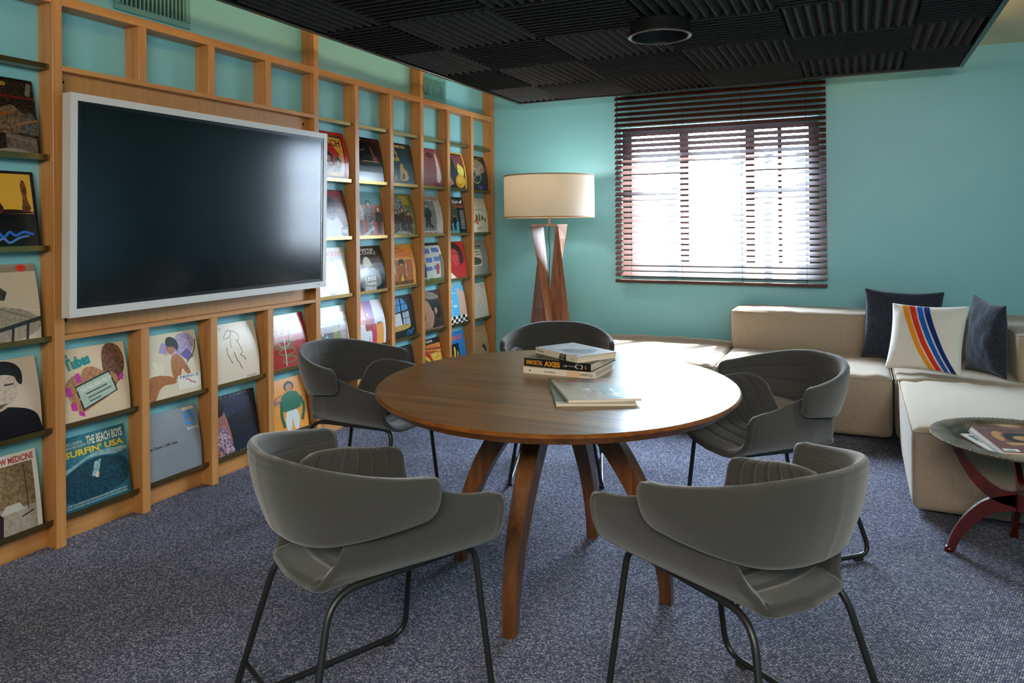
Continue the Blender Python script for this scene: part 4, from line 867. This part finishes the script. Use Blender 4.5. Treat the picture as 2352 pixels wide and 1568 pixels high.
sleeve(3, 4, 'glossy red sleeve with an emblem of interlocking brass rings', '9C1216',
  [('r', 0, 0, 1, 1, 'A31418'), ('t', 'IV', .80, .84, .91, .93, 'A87A2A', 0, .04), ('ring', .40, .62, .20, .22, .040, '7A7048'), ('ring', .40, .62, .205, .225, .010, 'D0C080'), ('ring', .40, .45, .24, .09, .034, '6E6644'), ('ring', .46, .33, .22, .08, .034, '7A7048'), ('ring', .50, .18, .19, .075, .034, '6E6644'), ('l', [(.40, .74), (.42, .08)], .022, 'C8C8B4'), ('l', [(.34, .63), (.48, .64)], .016, 'C8B880')], .008, 0, .05, .18)
sleeve(3, 5, 'orange sleeve with a person in a green pullover and white trousers', 'D8842A',
  [('r', 0, 0, 1, 1, 'DB862A|E09A40'), *person(.58, .04, .88, '2E6A50', 'C9CCC8', 'A87850', '281A12', .44), ('l', [(.34, .60), (.30, .36), (.36, .16)], .07, '2A6048'), ('l', [(.84, .60), (.92, .42), (.84, .20)], .07, '2A6048'), ('l', [(.06, .70), (.12, .84), (.10, .62), (.24, .70), (.36, .72)], .012, '5A4A8A'), ('t', 'Richie', .04, .56, .30, .66, '5A5A9A', .2, .0)], .006)
# ---- right-hand block, columns 4..9
sleeve(4, 1, 'red-bordered sleeve with dark capitals over orange and black figures', 'B0201C',
  [('r', 0, 0, 1, 1, 'B8241E'), ('r', .06, .05, .90, .93, '2A1A12'), ('r', .08, .09, .86, .88, 'C8822A|D89A38'), ('p', [(.10, .30), (.20, .70), (.50, .76), (.72, .55), (.66, .30)], 'B0221C'), ('t', 'DITCH', .16, .70, .80, .84, '1A100C', 0, .02), ('p', [(.24, .16), (.26, .50), (.36, .60), (.50, .50), (.50, .16)], '1A1210|3A2418'), ('p', [(.54, .16), (.56, .42), (.64, .50), (.76, .42), (.76, .16)], '1A1210|3A2418'), ('e', .38, .44, .05, .07, 'B98A68'), ('e', .66, .36, .045, .06, 'B98A68'), ('r', .10, .09, .84, .17, 'D0A050')], .022)
sleeve(4, 2, 'dusky brick-red sleeve with red capitals and a white shirt', '5A2A2C',
  [('r', 0, 0, 1, 1, '5E2C2E|6E3638'), ('l', [(0, .35), (1, .35)], .006, '3E1C1E'), ('l', [(0, .55), (1, .55)], .006, '3E1C1E'), ('l', [(0, .75), (1, .75)], .006, '3E1C1E'), ('t', 'DAMN.', .06, .84, .97, .985, 'C0181C', 0, .0), ('p', [(.20, .0), (.22, .34), (.38, .50), (.66, .48), (.84, .30), (.88, 0)], 'B9B2BA'), ('p', [(.34, .44), (.32, .68), (.42, .84), (.60, .84), (.68, .68), (.64, .46), (.52, .36)], '2A1C1C|4A3230'), ('r', .78, .07, .98, .24, '2A2626'), ('r', .79, .12, .97, .19, 'C8C4C0')], .008)
sleeve(4, 3, 'cream sleeve with an ornate oval mirror drawing and coloured lettering', 'D8CDB6',
  [('r', 0, 0, 1, 1, 'D9CEB8'), ('t', 'COCKER', .22, .82, .88, .93, 'C0606A', 0, .05), ('t', 'COUNTRY', .34, .74, .90, .81, '7A9AC8', 0, .03), ('ring', .48, .42, .30, .34, .026, '8A9A6A'), ('ring', .48, .42, .325, .365, .014, 'B08A8A'), ('e', .48, .42, .27, .31, 'C2C8C8|D4D4CC'), ('p', [(.42, .16), (.42, .46), (.50, .60), (.56, .46), (.56, .16)], 'A4A6B4'), ('ring', .44, .045, .05, .035, .012, '5A4A30'), ('ring', .54, .045, .05, .035, .012, '5A4A30'), ('p', [(.82, .40), (.88, .50), (.90, .40), (.86, .34)], '4A4A2A'), ('r', .86, .88, .93, .945, 'B8C81E')], .004)
sleeve(4, 4, 'sleeve with white top band over a dark colourful crowd picture', 'CDB494',
  [('r', 0, 0, 1, 1, 'CFB698'), ('r', .02, .74, .97, 1.0, 'D8DADA'), ('t', 'THE J. GEILS BAND', .02, .865, .95, .915, '26262A', 0, .02), ('r', .02, .0, .95, .74, '2A2426|4A4446'), ('p', [(.48, .30), (.56, .60), (.70, .62), (.72, .28)], '5E6A1E|8A8A24'), ('p', [(.74, .18), (.72, .54), (.80, .68), (.92, .62), (.92, .16)], '8A7A74|B0A09A'), ('ring', .84, .52, .06, .05, .014, '1A1414'), ('p', [(.22, .34), (.30, .48), (.36, .40)], '7AA890'), ('p', [(.14, .46), (.20, .54), (.24, .46)], 'C88A94'), ('l', [(.05, .42), (.38, .24)], .022, 'B08A3A'), ('p', [(.44, .16), (.56, .34), (.66, .22), (.52, .06)], 'B03A3A'), ('p', [(.36, .14), (.50, .22), (.46, .10)], 'C8C41E'), ('p', [(.46, .22), (.54, .28), (.52, .18)], 'C8C41E'), ('e', .86, .24, .05, .04, '8A1E1E')], .012)
sleeve(4, 5, 'brown sleeve low in the shelf behind the left chair', '4A3428', [('r', .04, .04, .96, .96, '4E3A2C|6A4E38'), ('e', .5, .55, .2, .22, '2A1C16')], .006)
sleeve(5, 1, 'black glossy sleeve with faint red lettering and a pale numeral', '0C0A0B',
  [('r', 0, 0, 1, 1, '0D0B0C'), ('t', 'T E D D Y', .16, .925, .34, .955, 'C8B8B4'), ('t', 'B O S T O N', .44, .925, .96, .955, 'A02824'), ('p', [(.62, .48), (.64, .66), (.58, .80), (.64, .82), (.70, .66), (.82, .56), (.84, .48)], '8A4434|3A1814'), ('r', .30, .475, .86, .49, 'C88A7A'), ('l', [(0, .58), (.20, .70), (.40, .74)], .008, '9A948E'), ('r', 0, .46, .9, .466, '5A5250'), ('r', .02, .36, .24, .37, 'A8A09A'), ('t', 'VI.', .80, .03, .97, .14, 'C8C0B8', 0, .0)], .010, 0, .05, .2)
sleeve(5, 2, 'terracotta and teal sleeve with black and white costumed figures', 'A0492F',
  [('r', 0, 0, 1, 1, 'A34C32'), ('r', 0, .72, 1, 1, '4A8A8C|5E9C9A'), *person(.12, .02, .88, '8A8A92|D0CCCC', '2A2A32', 'B8B4B0', '1E1E24', .34), *person(.52, .02, .78, '2A2A2E|8A8486', 'C8C4C4|3A3A3E', 'A8A4A0', '1E1E22', .32), *person(.84, .06, .62, '1C1A1E', '1C1A1E', 'B8B4B0', '16161A', .22), ('p', [(.05, .0), (.30, .10), (.62, .26), (.66, .22), (.36, .03)], 'C9C4C6')], .008)
sleeve(5, 3, 'black sleeve with white block capitals and a pale grey cap', '141414',
  [('r', 0, 0, 1, 1, '141414|1E1E1E'), ('t', 'GOING BACK TO CALI', .10, .895, .72, .945, 'D8D6D0', 0, .03), ('t', 'L.L. COOL J', .08, .80, .76, .885, 'C8BCA4', 0, .03), ('p', [(.10, .06), (.12, .46), (.30, .56), (.62, .54), (.82, .40), (.90, .10)], '5A6066|8A9094'), ('p', [(.24, .56), (.28, .72), (.38, .78), (.50, .74), (.54, .62), (.62, .56)], 'CFC8B4'), ('r', .24, .03, .68, .36, '8A8A86'), ('t', 'LESS', .27, .255, .66, .335, 'EDE9E0', 0, .03), ('t', 'THAN', .27, .15, .66, .23, 'EDE9E0', 0, .03), ('t', 'ZERO', .27, .045, .66, .125, 'EDE9E0', 0, .03)], .018, 0, .05, .2)
sleeve(5, 4, 'white sleeve with purple, red and orange vertical bars', 'D4D2D4',
  [('r', 0, 0, 1, 1, 'D6D4D6'), ('r', .0, .52, .12, 1, 'E0A05A'), ('p', [(.0, .96), (.12, 1), (.36, 1), (.36, .52), (.10, .52)], 'C0485A'), ('r', .34, 0, .62, 1, '8A4A9A'), ('r', .46, 0, .66, .5, 'C04A5A'), ('r', .66, 0, .92, .50, 'E09A50'), ('r', .12, .0, .34, .5, 'D4D2D6'), *person(.40, .08, .70, '9A3A3A', 'D8D4D8', 'A87858', '1E1614', .22), ('t', 'NEW', .70, .48, .86, .53, '1A1A1A', 0, .02), ('t', 'ENT', .0, .50, .12, .54, '1A1A1A', 0, .02)], .022)
sleeve(5, 5, 'dark reddish sleeve low in the shelf behind the table', '3A2422', [('r', .04, .04, .96, .96, '3E2826|5E403A'), ('e', .5, .5, .22, .2, '7A5A4A')], .006)
sleeve(6, 1, 'dark teal-black sleeve with gold capitals and gold line figure', '0E1C22',
  [('r', 0, 0, 1, 1, '10222A'), ('t', 'NEIL DIAMOND', .0, .885, .76, .955, 'C09A44', 0, .03), ('t', 'JAZZ', .12, .70, .40, .79, 'C09A44', 0, .03), ('t', 'SINGER', .02, .57, .46, .66, 'C09A44', 0, .03), ('l', [(.30, .86), (.34, .74), (.44, .58)], .03, 'B8923E'), ('p', [(.36, .10), (.44, .30), (.40, .42), (.48, .54), (.58, .50), (.56, .42), (.70, .36), (.78, .14)], 'A88434'), ('p', [(.46, .16), (.50, .28), (.58, .30), (.60, .16)], '10222A'), ('l', [(.08, .10), (.20, .16), (.34, .10)], .02, 'A88434'), ('r', .20, .14, .24, .24, 'B8923E')], .006)
sleeve(6, 2, 'olive and yellow busy group-photo sleeve with yellow lettering', '55591E',
  [('r', 0, 0, 1, 1, '5A5C20|7A7A30'), ('p', [(0, .10), (0, .96), (.40, .94), (.52, .70), (.94, .62), (.90, .10)], '2A2E34|A8A49A'), ('t', 'STRAY', .46, .84, .86, .95, 'E0B020', .0, .05), ('t', 'CATS', .56, .74, .84, .84, 'E0B020', 0, .05), ('t', 'BUILT', .02, .72, .46, .84, '8AA8C8', 0, .05), *person(.24, .06, .56, '1E1A1C|4A3A38', '2A2424', 'C89A78', '1A1412', .26), *person(.50, .08, .60, '1A1618|3A2E2E', '2A2424', 'C89A78', '1A1412', .26), *person(.74, .06, .54, '241E20|4A3A38', '2A2424', 'C89A78', '1A1412', .26), ('p', [(.04, .04), (.30, .14), (.70, .12), (.88, .04)], 'C8C4B8|6A6258')], .014)
sleeve(6, 3, 'orange sleeve with framed dining-table picture and orange lettering', 'D8862A',
  [('r', 0, 0, 1, 1, 'DE8C2A'), ('t', 'ALICE\'S', .20, .80, .68, .88, 'C8502A', 0, .04), ('t', 'RESTAURANT', .10, .70, .82, .79, 'C8502A', 0, .04), ('t', 'ARLO GUTHRIE', .14, .90, .48, .925, '3A2412', 0, .01), ('r', .0, .06, .90, .66, 'E8D8A8'), ('r', .0, .07, .885, .65, '9A4A1E|C8742E'), ('r', .0, .34, .16, .64, 'D8C080'), *person(.42, .14, .44, 'A8521E', '8A4A1E', 'B07848', '1C120C', .40), ('p', [(.34, .14), (.42, .34), (.50, .14)], 'E0B040'), ('p', [(.30, .56), (.34, .66), (.50, .66), (.54, .56)], '1C120C'), ('r', .58, .26, .60, .54, 'D8C8A0'), ('r', 0, .07, .885, .16, '4A2A14|8A5A28')], .018)
sleeve(6, 4, 'black sleeve with an arched window onto blue sky and blue script', '101114',
  [('r', 0, 0, 1, 1, '111216'), ('p', [(.16, .60), (.16, .78), (.28, .92), (.46, .95), (.46, .64)], '2E78B8|5A9CC8'), ('p', [(.52, .64), (.52, .94), (.66, .88), (.76, .74), (.76, .66)], '2E78B8|5A9CC8'), ('p', [(.02, .22), (.06, .58), (.44, .60), (.48, .26)], 'C8C4C0|B8BCC4'), ('p', [(.52, .26), (.52, .60), (.78, .62), (.80, .36), (.80, .28)], '9AA4B0'), ('p', [(.02, .20), (.02, .30), (.50, .34), (.80, .32), (.80, .24), (.40, .20)], '8A6A2E|C8A050'), ('l', [(.16, .78), (.76, .80)], .014, '111216'), ('l', [(.26, .62), (.28, .92)], .012, '111216'), ('l', [(.62, .28), (.64, .90)], .012, '111216'), ('l', [(.36, .62), (.37, .94)], .010, '111216'), ('l', [(.52, .46), (.80, .48)], .012, '111216'), ('p', [(0, .62), (.10, .86), (.20, .76), (.16, .64), (.24, .56), (.06, .54)], '111216'), ('l', [(.58, .10), (.70, .20), (.74, .12), (.90, .20)], .018, '3A8AC8'), ('l', [(.62, .06), (.72, .13), (.82, .09)], .014, '3A8AC8')], .004)
sleeve(6, 5, 'scuffed black sleeve beside the far arm of the left chair', '121112', [('r', .02, .02, .98, .98, '131214|1E1C1E'), ('l', [(.1, .86), (.5, .90)], .02, '5A6A7A'), ('r', .05, .93, .18, .99, 'C8C8C8')], .006)
sleeve(7, 1, 'maroon sleeve with an off-white vertical blur', '6A2E30',
  [('r', 0, 0, 1, 1, '7A3A3C|8A4A48'), ('p', [(.70, .14), (.74, .60), (.78, .94), (.84, .88), (.90, .50), (.94, .16)], 'D0C0B4|B09A90'), ('e', .52, .82, .16, .07, '5A2426'), ('ring', .52, .82, .09, .06, .02, '3A1618'), ('p', [(0, 0), (.55, .02), (.62, .16), (.90, .10), (1, 0)], '6A2C2E'), ('r', .03, .045, .2, .055, 'B0343A')], .020)
sleeve(7, 2, 'speckled white sleeve with red lettering and a grey portrait panel', 'C4BCB2',
  [('r', 0, 0, 1, 1, 'C8C0B6|B4ACA2'), ('t', 'COSTELLO', .22, .885, .92, .965, 'C04A3A', 0, .04), ('r', .0, .13, .68, .86, '3A3A3C'), ('r', .0, .14, .665, .85, '6A6866|8A8886'), *person(.30, .20, .60, '1E1C1E', '1E1C1E', 'A8A4A0', '161416', .30), ('l', [(.30, .34), (.52, .20)], .07, '1C1A1C'), ('l', [(.20, .44), (.46, .52)], .03, '2A2626'), ('t', 'MY AIM IS TRUE', .14, .04, .80, .095, 'C06A5A', 0, .03)], .022)
sleeve(7, 3, 'white sleeve with a grid of blue squares and a green floor', 'C8CCBE',
  [('r', 0, 0, 1, 1, 'C9CCC0'), ('r', 0, .93, 1, 1, '1E2A26'), ('r', .10, .74, .46, .86, '4A5AA8|6A86C8'), ('r', .56, .76, .90, .87, '4A5AA8|6A86C8'), ('r', .20, .52, .50, .64, '4A5AA8|6A86C8'), ('r', .58, .54, .88, .65, '5A7AC0'), ('r', .10, .32, .46, .42, '4A5AA8|6A86C8'), ('r', .54, .34, .80, .44, '5A6AB0'), ('r', 0, 0, 1, .13, '6A7A4A|4E5E38'), ('p', [(.0, .50), (.04, .80), (.16, .78), (.18, .50)], 'B8C82A'), ('p', [(.02, .16), (.02, .50), (.16, .50), (.20, .16)], '3A4A4A'), ('l', [(.26, .10), (.42, .36), (.60, .12)], .03, 'D8D8D4'), ('r', .66, .22, .78, .48, 'B03A44'), ('r', .86, .12, .98, .70, '5A5A34|8A7A4A')], .024)
sleeve(7, 4, 'close portrait sleeve of a person in a brown hat with dark moustache', '2A201E',
  [('r', 0, 0, 1, 1, '3A302C|2A2220'), ('p', [(0, .02), (0, .78), (.30, .82), (.54, .62), (.62, .34), (.46, .04)], '9A705A|B08468'), ('p', [(0, .80), (0, .98), (.40, 1.0), (.72, .94), (.98, .80), (.62, .76), (.30, .84)], '6E6258|8A7C6E'), ('p', [(.34, .80), (.50, .62), (.54, .46), (.66, .56), (.72, .30), (.96, .34), (.92, .78), (.62, .78)], '161011'), ('p', [(.0, .40), (.10, .46), (.20, .40), (.18, .30), (.0, .34)], '1A1212'), ('e', .70, .50, .06, .08, 'A47860'), ('r', .0, .66, .20, .70, '3A2620'), ('r', 0, 0, 1, .09, '8A6A64|5A4644')], .010)
sleeve(7, 5, 'sleeve with rainbow arches under white lettering on black', '3A1E14',
  [('r', 0, .86, 1, 1, '181412'), ('t', 'BARRY WHITE', .06, .90, .66, .96, 'D8D0C4', 0, .02), ('r', 0, 0, 1, .86, 'B0402A|D88A3A'), ('p', [(.45, .0), (.50, .62), (.95, .68), (.95, 0)], 'C8902E|E0C060'), ('ring', .20, .22, .42, .50, .10, 'B8342A'), ('ring', .20, .22, .32, .40, .08, 'E0C030'), ('ring', .20, .22, .24, .32, .07, '3A7A3A'), ('e', .20, .20, .17, .24, '1A120E'), ('l', [(.0, .80), (1, .72)], .02, '2A1410'), ('l', [(.2, .70), (1, .62)], .014, '7A2418')], .006)
sleeve(8, 1, 'dark sleeve edged in yellow with a glowing yellow burst', '2A1A1E',
  [('r', 0, 0, 1, 1, '3A2026'), ('r', .94, 0, 1, 1, 'D8A82A'), ('r', 0, .965, 1, 1, 'D8A82A'), ('p', [(.0, .56), (.04, .94), (.36, .92), (.42, .50), (.20, .40)], '12161E'), ('p', [(.36, .92), (.94, .94), (.90, .50), (.56, .56), (.44, .50)], '5A2E3A|8A4A4A'), ('p', [(.52, .50), (.60, .74), (.74, .66), (.88, .60), (.86, .38), (.64, .34)], 'C8B83A|E0D468'), ('e', .66, .24, .26, .18, 'E0A020'), ('e', .62, .26, .13, .09, 'F0CC40'), ('p', [(0, .06), (0, .44), (.30, .16), (.10, .08)], 'A03A20|D8C8B0'), ('l', [(.06, .93), (.30, .88)], .016, 'A8A4A0')], .020)
sleeve(8, 2, 'dark sleeve with a teal stage scene and a black song-list strip', '101A1C',
  [('r', 0, 0, 1, 1, '111618'), ('r', .0, .04, .62, .94, '2A4A4C|6A5A3E'), ('r', 0, .04, .62, .34, '4A8A90|5E9C9E'), ('p', [(0, .60), (.62, .72), (.62, .90), (0, .92)], '5A4A30|8A6A40'), *person(.18, .10, .42, '14181C', '14181C', 'B09078', '14100E', .16), *person(.40, .12, .42, '14181C', '14181C', 'B09078', '14100E', .16), ('t', 'Best of', .42, .83, .94, .93, 'D8D8D8', 0, .03), ('t', 'THE BEATLES', .52, .72, .94, .79, 'D06A3A', 0, .02)] + [('r', .70, .62 - .045 * i, .92, .635 - .045 * i, 'A8A8A0') for i in range(11)], .008)
sleeve(8, 3, 'vivid red sleeve with a shadowed face and a white corner', '8E1218',
  [('r', 0, 0, 1, 1, '9E141A'), ('p', [(.0, .30), (0, .0), (.52, .0)], 'D0C4B8'), ('p', [(.04, .40), (.0, .70), (.04, .98), (.56, .98), (.86, .80), (.90, .50), (.70, .36), (.62, .50), (.64, .72), (.40, .84), (.24, .74), (.26, .50)], '1E0A0C|3A1012'), ('p', [(.26, .52), (.26, .76), (.42, .84), (.62, .74), (.64, .52), (.50, .36), (.36, .38)], 'B8282A|C83A36'), ('l', [(.30, .67), (.40, .69)], .022, '2A0A0C'), ('l', [(.50, .69), (.60, .67)], .022, '2A0A0C'), ('l', [(.40, .48), (.54, .48)], .022, '6A0E12')], .012)
sleeve(8, 4, 'sky-blue cloudy sleeve above a black and white checkerboard', '3A92C0',
  [('r', 0, .24, 1, 1, '3A96C6|6AB4D4'), ('p', [(.62, .24), (.66, .98), (1, .80), (1, .10), (.9, .14)], 'C0A08E'), ('r', 0, 0, 1, .24, 'D8D4CC')] + [('r', .125 * i, .08 * j, .125 * (i + 1), .08 * (j + 1), '16181C') for i in range(8) for j in range(3) if (i + j) % 2 == 0] + [('l', [(.04, .84), (.30, .86), (.52, .83)], .02, '8AC0DC'), ('e', .20, .62, .10, .03, 'A8D0E0'), ('e', .42, .50, .12, .03, 'A8D0E0')], .008)
sleeve(8, 5, 'bright blue sleeve with yellow figures on navy and orange lettering', '2A7AC0',
  [('r', 0, 0, 1, 1, '2E80C4'), ('t', 'CANNED HEAT', .14, .78, .86, .90, 'D8502A', 0, .05), ('r', .0, .14, .64, .70, '14103A'), ('p', [(.06, .20), (.08, .58), (.16, .62), (.20, .40)], 'D8C020'), ('p', [(.24, .16), (.28, .46), (.34, .34)], 'D8C020'), ('p', [(.34, .30), (.38, .64), (.46, .60), (.44, .34)], 'E0C828'), ('p', [(.50, .20), (.52, .54), (.60, .44)], 'C8A81E'), ('r', .66, .0, 1, .34, '9A3A7A|3A5AB0'), ('r', 0, 0, .66, .12, 'B83A4A')], .004)
sleeve(9, 1, 'black-brown sleeve with a pale wiry swirl', '1E1614',
  [('r', 0, 0, 1, 1, '1E1716|2E2422'), ('p', [(.14, .62), (.30, .94), (.80, .86), (.92, .60), (.60, .50), (.40, .40)], 'A8927E|5A4A40'), ('ring', .34, .44, .26, .22, .02, 'B8A898'), ('ring', .42, .42, .16, .16, .016, '8A7A6C'), ('l', [(.10, .30), (.50, .60), (.80, .80)], .014, 'C8BAA8'), ('e', .55, .12, .16, .06, '3A2E7A|6A5AA8'), ('t', 'SCORE', .30, .92, .80, .96, '8A7A3A')], .018)
sleeve(9, 2, 'cream sleeve with a small cluster of colourful doodles', 'E0D2B8',
  [('r', 0, 0, 1, 1, 'E1D4BA'), ('p', [(.20, .34), (.30, .58), (.42, .50), (.40, .34)], 'C8503A'), ('p', [(.42, .36), (.48, .60), (.56, .52), (.52, .34)], '3A8A4A'), ('p', [(.04, .42), (.10, .60), (.20, .52), (.16, .38)], 'D8A83A'), ('p', [(.58, .36), (.64, .56), (.74, .44)], '5A4A3A'), ('e', .80, .40, .07, .05, 'B87A3A'), ('l', [(.06, .64), (.24, .70), (.44, .66), (.62, .72), (.78, .64)], .012, '4A3A2E'), ('p', [(.26, .28), (.34, .38), (.42, .28)], 'D83A3A'), ('p', [(.10, .30), (.20, .40), (.26, .30)], '6AA84A'), ('t', 'SO FAR', .34, .14, .62, .20, '8A7A5A', .1, .01), ('e', .56, .80, .02, .015, '4A3A2E')], .018)
sleeve(9, 3, 'grey sleeve with a small black and white group photo panel', '8A8A86',
  [('r', 0, 0, 1, 1, '8E8E8A'), ('t', 'R', .24, .90, .38, .98, 'D0CCC0', 0, .03), ('t', 'jay music', .20, .79, .70, .87, '24221E', 0, .04), ('r', 0, .30, .60, .75, 'D4CBB6'), ('p', [(.0, .33), (.04, .50), (.20, .56), (.40, .52), (.56, .50), (.57, .33)], '24221E|6A645A'), ('t', 'GREATEST', .16, .66, .56, .71, '24221E', 0, .02), ('t', 'HITS', .26, .58, .56, .63, '24221E', 0, .02)], .020)
sleeve(9, 4, 'white sleeve with a blue corner and a faint pencil scribble', 'DAD4C8',
  [('r', 0, 0, 1, 1, 'DCD6CA'), ('p', [(0, .66), (.20, .76), (.40, .98), (0, .98)], '1E5AA8'), ('l', [(.0, .62), (.22, .72), (.44, .98)], .014, '2A2A3A'), ('ring', .44, .40, .22, .20, .010, 'B4AEA4'), ('l', [(.30, .44), (.44, .36), (.56, .48)], .012, 'A8A298'), ('l', [(.36, .34), (.50, .30), (.52, .40)], .010, 'A8A298'), ('t', 'SIDE', .70, .90, .92, .94, 'A09A90'), ('t', 'TWO', .70, .84, .92, .88, 'A09A90')], .006)
sleeve(9, 5, 'tan sleeve with a dark notch-like shape near the far corner', 'B89468',
  [('r', 0, 0, 1, 1, 'B8946A|C8A67C'), ('l', [(.16, .86), (.36, .80), (.30, .92), (.50, .84), (.70, .90)], .012, '6A4A2E'), ('p', [(.56, .38), (.66, .52), (.80, .40), (.84, .24), (.74, .28), (.66, .40)], '2A1C14|5A3E28'), ('l', [(.2, .3), (.4, .5), (.3, .1)], .01, 'A07A50')], .016)
